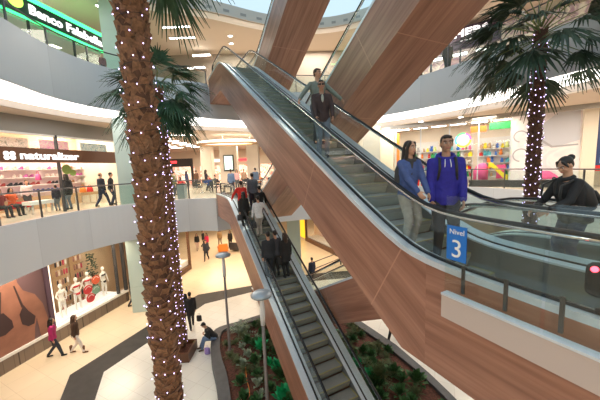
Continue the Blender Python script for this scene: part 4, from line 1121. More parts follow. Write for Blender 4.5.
while cnt < 140:
    x, y = random.uniform(-4, 5), random.uniform(6, 15)
    ip = [(cen.x+(px-cen.x)*.86, cen.y+(py-cen.y)*.86) for px, py in kerb]
    if not inpoly(x, y, ip): continue
    if any((x-a)**2+(y-b)**2 < .085 for a, b in placed): continue
    sq_, qq_ = V((x, y, 0)).dot(SV), V((x, y, 0)).dot(NV)
    if 2.6 < qq_ < 4.6 and sq_ < 6.3 or 4.5 < qq_ < 6.4 and sq_ > 10.2: continue
    if math.hypot(x+3.14, y-10.8) < .3 or math.hypot(x+1.03, y-7.35) < .3: continue
    placed.append((x, y)); r_ = random.random()
    left = x < -.3
    key = 'broad' if r_ < .40 else 'lit' if r_ < (.53 if x > -2.3 and y < 10.5 and left else .45) else 'olive' if r_ < .82 else 'pale'
    plant(key, x, y, labs[key][0], random.uniform(.8, 1.45), labs[key][1]); cnt += 1
plant('lit', .75, 9.2, 'plant coloured as if spotlit green, alone on the mulch right of the lower escalator', 1.3)
plant('bigfern', 2.4, 8.8, 'large spreading fern at the lower centre below the wooden escalator', 1.25, None, -5.68, 'fern')
plant('palefern', -3.0, 12.0, 'arching pale palm-like fern at the kerb behind the seated person', 1.25, None, -5.68, 'fern')
# cable on mulch
mb = MB(); mb.tube(spline([(-2.25, 9.6, -5.6), (-2.1, 9.0, -5.6), (-1.95, 8.6, -5.6), (-1.85, 8.2, -5.6)], 4), .014, 6)
tag(mb.build('cable', M['orange']), 'short orange cable lying on the mulch', 'cable')
# ------------------------------------------------------------------ people
def fused(prims, vox, name, mt, parent, smooth=2):
    me = prims.mesh(name, mt); o = bpy.data.objects.new(name, me); COL.objects.link(o)
    r = o.modifiers.new('r', 'REMESH'); r.mode = 'VOXEL'; r.voxel_size = vox; r.use_smooth_shade = True
    if smooth:
        s = o.modifiers.new('s', 'SMOOTH'); s.iterations = smooth; s.factor = .5
    dg = bpy.context.evaluated_depsgraph_get(); nm = bpy.data.meshes.new_from_object(o.evaluated_get(dg))
    nm.materials.clear(); nm.materials.append(mt)
    bpy.data.objects.remove(o)
    nm.polygons.foreach_set('use_smooth', [True]*len(nm.polygons))
    o = bpy.data.objects.new(name, nm); COL.objects.link(o); o.parent = parent
    return o
def ik(a, b, l1, l2, pole):
    a = V(a); b = V(b); d = b-a; L = d.length; mx = (l1+l2)*.995
    if L > mx: b = a+d.normalized()*mx; d = b-a; L = mx
    x = (l1*l1-l2*l2+L*L)/(2*L); h = math.sqrt(max(l1*l1-x*x, 0)); n = d.normalized()
    p = V(pole); p = (p-n*p.dot(n)); p = p.normalized() if p.length > 1e-5 else V((0, 1, 0))
    return a+n*x+p*h, b
def hand(mb, w, d, palm, k, hero, curl=.6, grip=False):
    # w wrist, d pointing direction, palm = palm normal
    d = V(d).normalized(); pn = V(palm); pn = (pn-d*pn.dot(d)).normalized(); sd = d.cross(pn)
    L = .085*k
    R_ = Matrix((sd, pn, d)).transposed()
    mb.ell(V(w)+d*L*.55, (.040*k, .017*k, .050*k), 10, R_)
    if not hero:
        mb.capsule(V(w)+d*L*.9, V(w)+d*L*1.5+pn*.03*k, .026*k, .018*k, 8)
        mb.capsule(V(w)+d*L*.3+sd*.03*k, V(w)+d*L*.9+sd*.045*k+pn*.01, .012*k, .010*k, 6); return
    for i, (x, l) in enumerate(((-.030, .062), (-.010, .072), (.010, .078), (.030, .070))):
        b = V(w)+d*L*1.0+sd*x*k; l *= k
        a1 = curl; p1 = b+(d*math.cos(a1)+pn*math.sin(a1))*l*.45
        a2 = curl*1.9; p2 = p1+(d*math.cos(a2)+pn*math.sin(a2))*l*.32
        a3 = curl*2.6; p3 = p2+(d*math.cos(a3)+pn*math.sin(a3))*l*.25
        mb.capsule(b-d*.02, b, .009*k, .009*k, 8); mb.capsule(b, p1, .0092*k, .0085*k, 8); mb.capsule(p1, p2, .0085*k, .008*k, 8); mb.capsule(p2, p3, .008*k, .007*k, 8)
    tb = V(w)+d*L*.25+sd*.030*k; t1 = tb+(d*.7+sd*.6+pn*.3).normalized()*.035*k; t2 = t1+(d*.9+sd*.1+pn*.6).normalized()*.03*k
    mb.capsule(tb, t1, .012*k, .010*k, 8); mb.capsule(t1, t2, .010*k, .008*k, 8)

def person(lab, loc, face, H=1.72, top=(.1, .1, .1), bot=(.05, .05, .07), shoes=(.03, .03, .03), hair='short', fem=False, lean=0., head=(0, 0), feet=None,
           hands=None, hip=None, hero=False, grp=None, coat=0., hood=False, skin='skin', scarf=None, hairm='hair', bulk=1., boots=None, glasses=False, stripes=None, inner=None, hand_curl=.5):
    """face = compass heading in degrees (0 = +Y). feet/hands: local targets in units of H."""
    t = thing('person', lab, 'person', loc, -math.radians(face), grp)
    k = H/1.72; v = .0085 if hero else .019
    hipz = (hip if hip is not None else .525)*H
    P = V((0, 0, hipz)); ln = V((0, math.sin(lean), math.cos(lean)))
    sw = (.090 if fem else .103)*H
    RX = Matrix.Rotation(-lean, 3, 'X')
    chest = P+ln*.20*H; neck = P+ln*.305*H
    sh = [neck+RX @ V((s*sw, 0, -.028*H)) for s in (-1, 1)]
    hipj = [P+V((s*.052*H, 0, -.02*H)) for s in (-1, 1)]
    feet = feet or [(-.055, -.01, .04), (.055, .02, .04)]
    hands = hands or [(-.128, .03, .44), (.128, .03, .44)]
    ank = [V(p)*H for p in feet]; hnd = [V(p)*H for p in hands]
    kn = []; el = []
    for i in (0, 1):
        a, b = ik(hipj[i], ank[i], .245*H, .245*H, (0, 1, .05)); kn.append(a); ank[i] = b
        a, b = ik(sh[i], hnd[i], .165*H, .150*H, ((-1 if i == 0 else 1)*.8, -1, -.3)); el.append(a); hnd[i] = b
    w, h_ = (.083, .062) if fem else (.090, .066)
    def torso(mb, g, z0=-.05, z1=.30, wide=1.):
        secs = []
        prof = [(-.06, .082 if not fem else .09, .064), (0, .092 if not fem else .098, .068), (.07, .080 if not fem else .070, .058), (.14, .088 if not fem else .078, .064), (.21, .100 if not fem else .088, .068), (.26, .098 if not fem else .082, .058), (.295, .062, .045), (.315, .034, .034)]
        for z, a, b in prof:
            if z0 <= z <= z1+.02: secs.append((P+ln*z*H, a*H*wide*bulk+g, b*H*bulk+g))
        mb.torso(secs, 16, RX)
    # head frame
    yaw, pit = head; HR = Matrix.Rotation(-lean*.0, 3, 'X') @ Matrix.Rotation(math.radians(-yaw), 3, 'Z') @ Matrix.Rotation(math.radians(-pit), 3, 'X')
    hs = H*.93/1.72 if H > 1.5 else H*1.0/1.72
    hc = neck+ln*.065*H+V((0, .012, .048*H)); hp = lambda x, y, z: hc+HR @ (V((x, y, z))*hs)
    body = MB()
    torso(body, 0)
    body.capsule(neck-ln*.02*H, hp(0, -.02, -.05), .034*H, .030*H, 12)
    def hell(c, r, n=14): body.ell(hp(*c), [q*hs for q in r], n, HR)
    hell((0, -.012, .035), (.078, .098, .088)); hell((0, .022, -.035), (.062, .072, .082)); hell((0, .062, -.098), (.026, .024, .022))
    body.capsule(hp(0, .092, .012), hp(0, .112, -.028), .009*hs, .015*hs, 8)
    for s in (-1, 1):
        hell((s*.080, -.008, -.012), (.011, .020, .032), 8); hell((s*.036, .070, -.030), (.026, .022, .024), 8)
        body.capsule(hp(s*.014, .094, .030), hp(s*.052, .078, .032), .008*hs, .007*hs, 6)
    hell((0, .088, -.062), (.028, .014, .012), 8)
    for i in (0, 1):
        s = -1 if i == 0 else 1
        body.capsule(sh[i], el[i], .030*H, .024*H); body.capsule(el[i], hnd[i], .024*H, .015*H)
        dd = (hnd[i]-el[i]).normalized()
        dd2 = (dd+V((0, .25, -.1))).normalized() if hero else dd
        hand(body, hnd[i], dd2, V((-s*.7, .2, -.6)) if hero else V((-s, 0, -.2)), k, hero, hand_curl)
        body.capsule(hipj[i], kn[i], .052*H, .034*H); body.capsule(kn[i], ank[i], .034*H, .022*H)
        body.ell(ank[i]+V((0, .05*k, -.035*k)), (.035*k, .10*k, .03*k), 8)
    fused(body, v, 'body', M[skin], t, 3 if hero else 1)
    # trousers
    b = MB(); g = .012*k; torso(b, g, -.06, .05)
    for i in (0, 1):
        b.capsule(hipj[i], kn[i], .056*H*(1.05 if not fem else 1)+g*.5, .038*H+g*.4); b.capsule(kn[i], ank[i]+V((0, 0, .02)), .038*H+g*.4, .027*H+g*.5)
    fused(b, v*1.3, 'trousers', cloth(*bot), t, 2)
    # shoes
    for i in (0, 1):
        b = MB(); a = ank[i]; b.capsule(a+V((0, -.02*k, -.03*k)), a+V((0, .13*k, -.045*k)), .042*k, .036*k, 10); b.capsule(a+V((0, -.01, 0)), a+V((0, 0, .05*k if not boots else .22*k)), .042*k, .045*k if not boots else .06*k, 10)
        fused(b, .014 if hero else .02, 'boot' if boots else 'shoe', cloth(*shoes), t, 1)
    # jacket
    b = MB(); g = .020*k; torso(b, g, -.065 if coat <= 0 else -.065, .285)
    if coat: b.torso([(P+V((0, 0, -coat*H)), .105*H, .085*H), (P, .10*H+g, .07*H+g)], 16)
    for i in (0, 1):
        b.capsule(sh[i], el[i], .031*H+g*.5, .027*H+g*.4); b.capsule(neck-ln*.015*H, sh[i], .040*H, .034*H); e2 = el[i].lerp(hnd[i], .93); b.capsule(el[i], e2, .027*H+g*.4, .021*H+g*.4)
    if hero:
        rf = random.Random(5)
        for _ in range(10):
            z = rf.uniform(.0, .24); a = rf.uniform(0, 6.28)
            c_ = P+ln*z*H+RX @ V((.09*H*math.cos(a), .07*H*math.sin(a), 0)); b.capsule(c_, c_+V((rf.uniform(-.05, .05), 0, rf.uniform(-.06, .06))), .018, .014, 6)
    fused(b, v*1.25, 'jacket', cloth(*top), t, 2)
    if hood:
        b = MB()
        b.tube([neck+RX @ V((.098*k*math.sin(a), -.015-.085*k*math.cos(a), .02+.035*math.cos(a))) for a in [2*PI*q/16 for q in range(17)]], [.034*k+.014*k*max(0, math.cos(2*PI*q/16)) for q in range(17)], 10, False)
        b.ell(neck+V((0, -.095*k, -.02)), (.09*k, .05*k, .07*k), 12)
        fused(b, .012, 'hood', cloth(*top), t, 2)
        for s in (-1, 1):
            b = MB(); p0 = neck+V((s*.032, .10*k, -.015)); b.tube([p0, p0+V((s*.006, .035, -.07)), p0+V((s*.01, .03, -.19 if s < 0 else -.15))], .0055, 6); b.build('drawstring', M['white'], t, True)
    if inner:
        b = MB(); b.ell(P+ln*.235*H+V((0, .068*H*bulk, 0)), (.018*H, .022*H, .055*H), 12); b.build('shirt_front', cloth(*inner), t, True)
    if scarf:
        b = MB(); b.tube([neck+V((.075*k*math.sin(a), .01+.065*k*math.cos(a), .012-.02*math.cos(a))) for a in [2*PI*q/14 for q in range(15)]], .034*k, 10, False)
        b.capsule(neck+V((.02, .085*k, -.02)), neck+V((.03, .10*k, -.20)), .035*k, .03*k)
        fused(b, .013, 'scarf', cloth(*scarf), t, 2)
    # hair
    b = MB(); he = lambda c, r, n=12: b.ell(hp(*c), [q*hs for q in r], n, HR)
    he((0, -.028, .048), (.085, .096, .088))
    if hair == 'short':
        he((0, -.05, .0), (.078, .065, .08)); b.capsule(hp(-.04, .062, .092), hp(.04, .062, .092), .022*hs, .022*hs)
        for s in (-1, 1): b.capsule(hp(s*.079, .012, .05), hp(s*.079, .005, .0), .013*hs, .008*hs)
    elif hair == 'long':
        for s in (-1, 1):
            b.capsule(hp(s*.05, .05, .085), hp(s*.083, .02, .0), .028*hs, .025*hs); b.capsule(hp(s*.083, .02, .0), hp(s*.085, .005, -.16), .027*hs, .032*hs)
            b.capsule(hp(s*.085, .005, -.16), hp(s*.075, .04 if s < 0 else .0, -.30), .032*hs, .024*hs)
        b.capsule(hp(0, -.07, 0), hp(0, -.09, -.22), .078*hs, .085*hs); b.capsule(hp(0, -.09, -.22), hp(0, -.1, -.34), .085*hs, .05*hs)
    elif hair == 'bun':
        he((0, -.05, .0), (.078, .065, .08)); b.ell(hp(0, -.135, .06), .050*hs); b.capsule(hp(-.04, .06, .09), hp(-.085, .05, .0), .022*hs, .012*hs); b.capsule(hp(.04, .06, .09), hp(.085, .05, .0), .022*hs, .012*hs)
    elif hair == 'bald':
        b = MB(); he = lambda c, r, n=12: b.ell(hp(*c), [q*hs for q in r], n, HR)
        he((0, -.05, .0), (.080, .065, .07))
    fused(b, .011 if hero else .018, 'hair', M[hairm], t, 2)
    if hero:
        for s in (-1, 1):
            b = MB(); b.ell(hp(s*.031, .084, .008), (.0155*hs, .010*hs, .0085*hs), 8, HR); b.build('eye', M['eyew'], t, True)
            b = MB(); b.ell(hp(s*.031, .0915, .008), (.0075*hs, .005*hs, .0078*hs), 8, HR); b.build('iris', M['eye'], t, True)
            b = MB(); b.tube([hp(s*.012, .099, .031), hp(s*.035, .096, .037), hp(s*.056, .080, .030)], .0055*hs, 6); b.build('eyebrow', M['hair'], t, True)
        b = MB(); b.tube([hp(-.027, .093, -.063), hp(0, .104, -.060), hp(.027, .093, -.063)], [.004*hs, .0085*hs, .004*hs], 8); b.build('lips', M['lips'], t, True)
        if glasses:
            b = MB()
            for s in (-1, 1): b.ell(hp(s*.034, .098, .008), (.029*hs, .007*hs, .020*hs), 10, HR)
            for s in (-1, 1): b.tube([hp(s*.06, .090, .014), hp(s*.088, .0, .010)], .004*hs, 6)
            b.build('sunglasses', M['black'], t, True)
    t['_n'] = [neck.x, neck.y, neck.z]
    return t
FH = {}
def backpack(lab, t, mt, s=1., back=.14, straps=True):
    n = t['_n']; R_ = wm(t); o = thing('backpack', lab, 'backpack', R_ @ V((n[0], n[1]-back, n[2]-.42)), t.rotation_euler.z)
    b = MB(); b.torso([((0, -.04, 0), .14*s, .08*s), ((0, -.05, .08), .16*s, .10*s), ((0, -.04, .28), .15*s, .09*s), ((0, -.02, .40), .10*s, .06*s), ((0, 0, .43), .03, .03)], 14)
    b.build('body', mt, o, True)
    b = MB(); b.torso([((0, -.13*s, .06), .10*s, .03*s), ((0, -.15*s, .12), .11*s, .035*s), ((0, -.13*s, .22), .09*s, .03*s)], 12); b.build('pocket', mt, o, True)
    for sd in (-1, 1) if straps else ():
        x = sd*.105*s; fz = back
        b = MB(); b.tube([V((x, .0, .36)), V((x, fz*.6, .455)), V((x*1.02, fz+.10, .42)), V((x*1.06, fz+.155, .28)), V((x*1.2, fz+.11, .12)), V((x*1.2, fz-.02, .04))], .02, 6, flat=.5); b.build('strap', mt, o, True)
    return o
def bag(lab, p, mt, s=1., cat='bag'):
    o = thing('shopping_bag', lab, cat, p, 0); b = MB()
    b.torso([((0, 0, -.42*s), .13*s, .06*s), ((0, 0, -.40*s), .14*s, .07*s), ((0, 0, -.15*s), .13*s, .05*s), ((0, 0, -.12*s), .12*s, .03*s)], 10); b.build('body', mt, o, True)
    b = MB(); b.tube([V((-.06*s, 0, -.14*s)), V((-.03*s, 0, -.01)), V((.03*s, 0, -.01)), V((.06*s, 0, -.14*s))], .006, 5); b.build('handle', mt, o, True)

D = 153.5   # heading down the first flight (towards the viewer)
UPH = -26.5
# the waiting couple
w1 = person('young woman with long black hair in a blue denim jacket and grey trousers', (1.61, 4.12, .45), 166, 1.55, (.06, .10, .27), (.33, .31, .28), (.1, .08, .08), 'long', True, .02, (-12, 0),
            None, [(-.09, .16, .52), (.02, .19, .52)], None, True, scarf=(.05, .045, .045), coat=.05, inner=None)
m1 = person('young man in a royal blue hooded sweatshirt with white drawstrings', (2.10, 4.02, .25), 196, 1.80, (.024, .02, .27), (.03, .03, .035), (.03, .03, .03), 'short', False, .0, (0, 0),
            None, [(-.105, .12, .47), (.115, .10, .46)], None, True, hood=True, bulk=1.12, skin='skin_d')
backpack('black backpack on the young man in blue', m1, M['black'], .95, .15)
backpack('small dark backpack on the young woman', w1, M['charcoal'], .8, .13, straps=False)
# two men riding down
m2 = person('man in sunglasses and a dark brown jacket riding down the escalator', (.56, 6.39, 1.89), 176, 1.66, (.055, .035, .035), (.16, .20, .25), (.04, .03, .03), 'short', False, .0, (6, 4),
            None, [(-.12, .13, .52), (.10, .14, .50)], None, True, glasses=True, inner=(.45, .48, .42), skin='skin_d', bulk=1.05)
m3 = person('man in a grey-green jumper holding both handrails behind the man in sunglasses', (.52, 7.02, 2.25), 168, 1.74, (.20, .24, .21), (.1, .1, .12), (.04, .03, .03), 'short', False, .06, (-35, 0),
            None, [(-.32, .14, .56), (.30, .14, .56)], None, True, hairm='hair_b')
# woman at the right edge, bending over her things
w2 = person('woman in a black jacket with tied black hair looking down at the right edge', (3.78, 3.8, 0.04), -88, 1.66, (.018, .018, .02), (.03, .05, .12), (.04, .04, .04), 'bun', True, .26, (-8, 30),
            None, [(-.08, .28, .58), (.10, .26, .56)], None, True, scarf=(.02, .02, .022), coat=.04, bulk=1.25)
bp2 = backpack('big black backpack on the bending woman', w2, M['black'], 1.35, .16)
bp2.rotation_euler = (-.26, 0, w2.rotation_euler.z)
# riders on the lower flight, backs turned
for lab, p, hh, top, bot, hr, fe, hd in (
    ('rider in a bright red jacket near the head of the lower escalator', (-2.54, 12.16, -.53), 1.72, (.75, .03, .02), (.05, .05, .06), 'short', False, [(-.22, .12, .56), (.14, .05, .46)]),
    ('rider with long black hair and black coat just behind the red jacket', (-2.35, 11.66, -.85), 1.6, (.02, .02, .02), (.02, .02, .02), 'long', True, None),
    ('rider in a slate grey jacket beside the red jacket', (-2.17, 12.95, -.25), 1.75, (.14, .16, .19), (.05, .05, .07), 'short', False, None),
    ('rider in black leaning on the right rail of the lower escalator', (-1.75, 12.13, -.75), 1.7, (.02, .02, .022), (.02, .02, .03), 'short', False, [(-.14, .05, .46), (.2, .14, .54)]),
    ('rider in a white shirt and pale trousers holding the right rail', (-1.72, 11.41, -1.13), 1.72, (.80, .79, .80), (.45, .40, .36), 'short', False, [(-.16, .05, .46), (.27, .12, .54)]),
    ('rider in dark clothes at the left in the lower pair', (-1.16, 9.54, -2.25), 1.75, (.025, .028, .035), (.03, .035, .045), 'short', False, None),
    ('rider in a charcoal coat between the dark rider and the black-clad woman', (-.93, 9.75, -2.2), 1.68, (.05, .05, .06), (.03, .03, .03), 'short', False, None),
    ('woman in long black clothes standing lowest on the right of the lower escalator', (-.58, 9.79, -2.26), 1.65, (.02, .018, .018), (.02, .02, .02), 'long', True, None)):
    person(lab, p, UPH, hh, top, bot, (.03, .03, .03), hr, fe, .05, (0, 0), [(-.05, -.02, .04), (.05, .03, .04)], hd, coat=.16 if fe else .04, hairm='hair_b' if 'lowest' in lab else 'hair')
bag('black shoulder bag held by the woman in black on the lower escalator', (-.82, 9.75, -1.35), M['black'], 1.0)
bag('dark bag carried by the rider in the white shirt', (-1.95, 11.35, -.35), M['charcoal'], .9)
bag('dark bag at the side of the long-haired rider', (-2.55, 11.6, -.1), M['charcoal'], .8)
walk = [(-.05, -.14, .06), (.05, .15, .04)]
stand = None
# ground floor
person('woman in a magenta coat and dark jeans walking away along the underwear shop', (-10.75, 11.2, -6), 60, 1.74, (.42, .02, .14), (.03, .04, .06), (.02, .02, .02), 'long', True, .05, (0, 0), walk, coat=.03)
person('woman in a dark brown jacket, white trousers and brown boots walking', (-9.95, 11.4, -6), 70, 1.74, (.075, .035, .02), (.80, .72, .66), (.16, .07, .03), 'long', True, .05, (0, 0), walk, hairm='hair_b', boots=True)
person('person in dark clothes with a brown collar by the pale column foot', (-9.95, 15.6, -6), 30, 1.7, (.035, .03, .03), (.03, .03, .04), hair='long', fem=True, feet=walk)
person('person in navy walking half hidden behind the pale column foot', (-10.05, 16.5, -6), 20, 1.7, (.02, .03, .08), (.03, .03, .04), feet=walk)
g4 = person('man in a black suit with a briefcase walking past the boxed palm', (-5.55, 13.0, -6), -30, 1.86, (.02, .02, .022), (.02, .02, .02), hair='short', feet=walk)
bag('black briefcase in the hand of the man in the black suit', (-5.15, 12.95, -5.2), M['black'], .95, 'briefcase')
person('person in black walking just left of the man with the briefcase', (-6.2, 13.6, -6), -30, 1.78, (.02, .02, .022), (.02, .02, .03), hair='short', feet=walk)
person('person in a black jacket and jeans sitting bent on the planter kerb', (-3.98, 11.5, -6), -110, 1.75, (.02, .022, .025), (.14, .22, .36), (.12, .07, .04), 'short', False, .65, (0, 45),
       [(-.06, .30, .04), (.06, .34, .04)], [(-.08, .22, .42), (.08, .22, .40)], .285)
bag('purple and white bag standing by the seated person', (-4.15, 11.0, -5.6), cloth(.35, .25, .6), .9)
for lab, p, fc, hh, top, bot, hr, fe in (
    ('person in dark coat walking alone on the far cream floor', (-8.25, 23.5, -6), 180, 1.78, (.03, .035, .05), (.02, .02, .03), 'short', False),
    ('small figure in black with pale legs, far left of the distant group', (-10.2, 26.7, -6), 150, 1.65, (.02, .02, .02), (.6, .45, .4), 'long', True),
    ('distant person in black in the middle of the group', (-9.9, 27.6, -6), 90, 1.75, (.02, .02, .02), (.03, .03, .03), 'short', False),
    ('distant person in a bright pink-red top', (-9.2, 26.6, -6), 200, 1.68, (.75, .03, .12), (.05, .05, .06), 'long', True),
    ('distant person in a tan coat standing right of the red top', (-8.3, 27.9, -6), 180, 1.75, (.38, .25, .12), (.25, .18, .12), 'long', True),
    ('person in black standing behind the orange armchair', (-7.1, 27.3, -6), 180, 1.7, (.02, .02, .02), (.02, .02, .02), 'long', True),
    ('person in a yellow-green top sitting among the far armchairs', (-5.7, 26.6, -6), 200, 1.5, (.45, .45, .12), (.1, .05, .05), 'short', False),
    ('man in a navy shirt walking beyond the guard rail between the escalators', (.62, 17.7, -6), -30, 1.8, (.02, .025, .05), (.02, .02, .025), 'short', False),
    ('walker with a bright pink top partly hidden under the big escalator', (3.8, 11.4, -6), 40, 1.7, (.85, .03, .15), (.02, .02, .02), 'long', True)):
    person(lab, p, fc, hh, top, bot, hair=hr, fem=fe, feet=walk)
# level three, left
person('woman in a long black coat with her back turned before the shoe shop', (-11.75, 14.2, 0), -70, 1.8, (.02, .016, .018), (.18, .22, .28), hair='long', fem=True, coat=.12, bulk=1.2)
person('child in dark clothes beside the woman in the black coat', (-12.0, 13.8, 0), -60, 1.25, (.03, .025, .04), (.2, .22, .25), hair='short')
person('man in a black jacket with pale stripe striding before the shoe shop', (-10.45, 14.8, 0), 20, 1.78, (.025, .03, .045), (.03, .045, .09), hair='bald', feet=[(-.05, -.17, .06), (.05, .17, .04)], hairm='hair_b')
person('man in black leaning at the right end of the shoe shop window', (-10.65, 15.8, 0), 60, 1.78, (.015, .015, .018), (.03, .045, .09), hair='short', lean=.1)
person('shop assistant in a white shirt bending over the table', (-13.9, 14.25, 0), 120, 1.6, (.85, .84, .86), (.05, .05, .05), hair='short', lean=.35)
person('seated shopper in an orange-red top at the left of the shoe shop', (-13.0, 12.6, 0), 100, 1.6, (.75, .14, .05), (.03, .03, .03), hair='long', fem=True, hip=.30, feet=[(-.06, .26, .04), (.06, .28, .04)])
person('seated shopper in a maroon top at the left of the shoe shop', (-12.9, 12.0, 0), 100, 1.6, (.25, .05, .05), (.03, .03, .03), hair='long', fem=True, hip=.30, feet=[(-.06, .26, .04), (.06, .28, .04)])
# food court
for lab, p, fc, hh, top, bot, hr, fe in (
    ('woman in dark clothes with a red bag standing in the food court', (-7.9, 23.9, 0), 60, 1.76, (.03, .025, .035), (.05, .05, .07), 'long', True),
    ('person in olive green standing by the food court rail', (-8.9, 19.6, 0), 0, 1.7, (.16, .17, .08), (.08, .08, .09), 'short', False),
    ('person in black walking by the food court rail left of the olive coat', (-9.7, 20.3, 0), 90, 1.7, (.03, .03, .03), (.03, .03, .04), 'short', False),
    ('person in khaki in front of the red-signed shop', (-12.2, 27.5, 0), 10, 1.72, (.3, .27, .2), (.05, .05, .07), 'short', False),
    ('person in navy in front of the red-signed shop', (-11.2, 28.0, 0), 30, 1.7, (.03, .04, .1), (.03, .03, .04), 'long', True),
    ('person in brown far in the food court', (-10.6, 29.0, 0), -40, 1.74, (.14, .07, .04), (.05, .05, .05), 'short', False),
    ('person in a light blue shirt near the escalator head', (-4.6, 19.0, 0), 10, 1.72, (.14, .22, .36), (.05, .05, .07), 'short', False),
    ('person in pink in the food court right of the screen', (-5.4, 24.4, 0), 170, 1.68, (.7, .4, .4), (.1, .1, .1), 'long', True),
    ('person in tan beside the person in pink', (-4.9, 25.0, 0), 190, 1.7, (.45, .3, .2), (.1, .1, .1), 'short', False),
    ('person in slate blue standing at the far end of the escalator landing', (-3.2, 20.6, 0), -20, 1.75, (.10, .14, .2), (.04, .04, .06), 'short', False)):
    person(lab, p, fc, hh, top, bot, hair=hr, fem=fe)
for k, (x, y) in enumerate(((-9.0, 21.2), (-7.0, 21.7), (-5.3, 21.4), (-7.6, 25.4), (-5.0, 25.6), (-3.2, 22.7))):
    person(('seated diner in %s in the food court' % ['red', 'dark blue', 'white', 'grey-green', 'black', 'brick orange'][k]), (x, y, 0), [200, 140, 250, 90, 180, 210][k], 1.68,
           [(.6, .05, .05), (.03, .06, .2), (.7, .68, .65), (.2, .26, .22), (.03, .03, .03), (.55, .2, .08)][k], (.05, .05, .07), hair='short' if k % 2 else 'long', fem=not k % 2, hip=.29, feet=[(-.06, .26, .04), (.06, .28, .04)])
handbag('red bag carried by the woman in dark clothes', (-7.65, 23.8, .75), M['red'], 1.3)
# upper gallery
person('man in dark clothes standing at the upper right railing', (6.75, 15.9, 6.2), 200, 1.78, (.02, .02, .022), (.02, .02, .03), hair='short')
person('person in brown half hidden by the palm at the upper right railing', (8.0, 15.4, 6.2), 200, 1.7, (.10, .07, .045), (.06, .05, .04), hair='short')
person('person with dark hair behind the upper left railing', (-8.85, 13.6, 6.2), 140, 1.0, (.25, .1, .1), (.1, .1, .1), hair='short')
# mannequins of the display window
def mannequin(lab, t, d, sx, arms, top=None, z=-5.18, H=1.72):
    p = SL.P(t, d, z); o = thing('mannequin', lab, 'mannequin', p, SL.rz+sx); b = MB()
    # local: facing -Y (towards the hall)
    b.torso([((0, 0, .46*H), .085*H, .06*H), ((0, 0, .53*H), .092*H, .062*H), ((0, 0, .61*H), .062*H, .048*H), ((0, 0, .72*H), .082*H, .062*H), ((0, 0, .79*H), .08*H, .045*H), ((0, 0, .82*H), .03*H, .03*H)], 14)
    b.capsule((0, 0, .80*H), (0, 0, .88*H), .028*H, .026*H); b.ell((0, -.01, .93*H), (.045*H, .055*H, .068*H), 12)
    for s in (-1, 1):
        b.capsule((s*.05*H, 0, .49*H), (s*.06*H, -.03*s, .27*H), .05*H, .033*H); b.capsule((s*.06*H, -.03*s, .27*H), (s*.07*H, .0, .03), .033*H, .02*H); b.ell((s*.07*H, -.05, .03), (.03, .09, .03), 8)
        e = V((s*.17*H, 0, .68*H)); h = V(arms) if arms else V((.17, 0, .5)); h = V((s*h.x*H, h.y*H, h.z*H))
        b.capsule((s*.095*H, 0, .785*H), e, .028*H, .022*H); b.capsule(e, h, .022*H, .014*H); b.ell(h, (.02, .02, .04), 8)
    fused(b, .02, 'figure', M['manne'], o, 1)
    if top:
        b = MB(); b.torso([((0, 0, .70*H), .086*H, .066*H), ((0, 0, .75*H), .088*H, .070*H)], 14); b.build('bra', top, o, True)
        b = MB(); b.torso([((0, 0, .46*H), .092*H, .066*H), ((0, 0, .53*H), .096*H, .067*H)], 14); b.build('briefs', top, o, True)
redc = cloth(.65, .04, .05)
mannequin('white mannequin in a pale shirt, leftmost in the display window', 1.6, .35, .2, (.10, -.05, .52), cloth(.8, .75, .7))
mannequin('white mannequin with hands on hips in a red bra', 2.4, .4, 0, (.06, -.03, .55), redc)
mannequin('white mannequin with red underwear behind the round discs', 3.15, .55, -.2, (.10, .0, .50), redc)
mannequin('seated-looking white mannequin in a dark top at the right of the display window', 3.95, .4, .3, (.12, -.08, .45), cloth(.04, .04, .05))
for t, z, c, lab in ((2.9, -4.35, redc, 'red round disc lettered in white in the display window'), (3.4, -4.0, cloth(.75, .12, .05), 'orange-red round disc in the display window'), (3.35, -4.55, cloth(.25, .42, .32), 'green round disc in the display window'), (3.0, -4.85, redc, 'small red disc lowest in the display window')):
    d_ = thing('display_disc', lab, 'display disc', SL.P(t, .3, z), SL.rz); SL.disc('disc', t, z, .24, .3, c, d_, .03); SL.disc('white_line', t, z, .17, .27, M['white'], d_, .006, 20, .3, 2.8, .145)
mb = MB(); p = SL.P(3.87, 1.0, -5.18); mb.tube([p, p+V((0, 0, 1.3))], .04, 8); tr = thing('small_tree', 'dark leafy little tree behind the display mannequins', 'tree', p); mb.build('trunk', M['bark_dark'], tr)
mb = MB()
for k in range(160):
    a = random.uniform(0, 6.28); zz = random.uniform(.5, 2.5); r_ = random.uniform(.05, .28)*(1.2-abs(zz-1.5)*.5); c_ = p+V((r_*math.cos(a), r_*math.sin(a), zz)); mb.ell(c_, (.05, .05, .03), 4)
mb.build('foliage', M['frond_dark'], tr)
LIGHTS_G = [(-10.9, 10.5, 2, 100), (-10.5, 14.5, 2, 100), (-8, 20, 5, 190), (-3, 23, 5, 200), (4, 23, 5, 260), (-8, 29, 5, 300), (3, 29, 5, 300)]
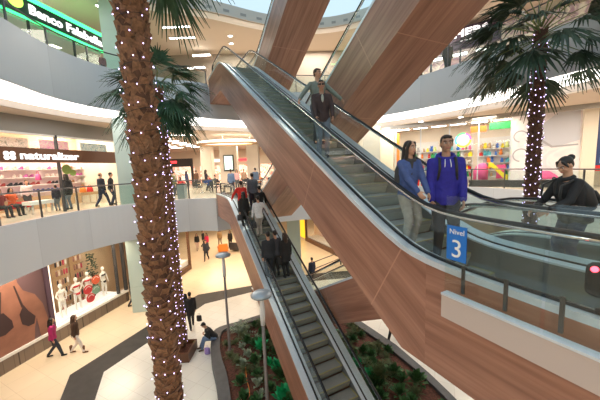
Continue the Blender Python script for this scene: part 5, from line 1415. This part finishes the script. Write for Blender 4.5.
LIGHTS_3 = [(-13.4, 12, 2, 170), (-12.6, 16, 2, 150), (-10, 20, 2.5, 150), (-5, 22, 2.5, 130), (-12, 26, 3, 210), (-6, 30, 3, 210), (11.5, 17.5, 2, 170), (7, 21, 2, 170), (14, 12, 2, 170), (6, -5, 3, 260), (-2, -5, 3, 300), (-8, -5, 3, 260)]  # last three: unseen, added behind the viewer to brighten the escalator wood
LIGHTS_4 = [(-12, 12, 2, 170), (-4.3, 20, 2.5, 230), (1.5, 20.5, 2.5, 230), (8, 18, 2, 190), (13, 12, 2, 190)]
# ------------------------------------------------------------------ camera
f = 280.; pitch = math.atan(33/f); roll = math.atan(.038)
cam = bpy.data.cameras.new('camera'); co = bpy.data.objects.new('camera', cam); COL.objects.link(co)
cam.sensor_width = 36; cam.lens = 36*f/600; cam.clip_start = .05; cam.clip_end = 300
F = V((0, math.cos(pitch), -math.sin(pitch))); R0 = V((1, 0, 0)); U0 = R0.cross(F)
Rr = R0*math.cos(roll)-U0*math.sin(roll); U = R0*math.sin(roll)+U0*math.cos(roll)
co.matrix_world = Matrix(((Rr.x, U.x, -F.x, 0), (Rr.y, U.y, -F.y, 0), (Rr.z, U.z, -F.z, 1.7), (0, 0, 0, 1)))
SC.camera = co
# ------------------------------------------------------------------ light
w = bpy.data.worlds.new('world'); SC.world = w; w.use_nodes = True
bg = w.node_tree.nodes['Background']; bg.inputs[0].default_value = (.60, .80, .92, 1); bg.inputs[1].default_value = .85
def area(loc, size, power, col=(1, .86, .68), rot=(0, 0, 0), sy=None):
    l = bpy.data.lights.new('area_light', 'AREA'); l.energy = power; l.color = col; l.size = size
    if sy: l.shape = 'RECTANGLE'; l.size_y = sy
    o = bpy.data.objects.new('area_light', l); COL.objects.link(o); o.location = loc; o.rotation_euler = rot; return o
for x, y, s, p in LIGHTS_G: area((x, y, -1.85), s, p, (1, .82, .6))
for x, y, s, p in LIGHTS_3: area((x, y, 4.2), s, p, (1, .86, .7))
for x, y, s, p in LIGHTS_4: area((x, y, 10.2), s, p, (1, .90, .78))
SC.view_settings.view_transform = 'Standard'; SC.view_settings.look = 'None'; SC.view_settings.gamma = 1
SC.view_settings.exposure = .45; SC.view_settings.use_curve_mapping = False
SC.cycles.use_denoising = True
SC.cycles.max_bounces = 7; SC.cycles.transparent_max_bounces = 24; SC.cycles.sample_clamp_indirect = 6
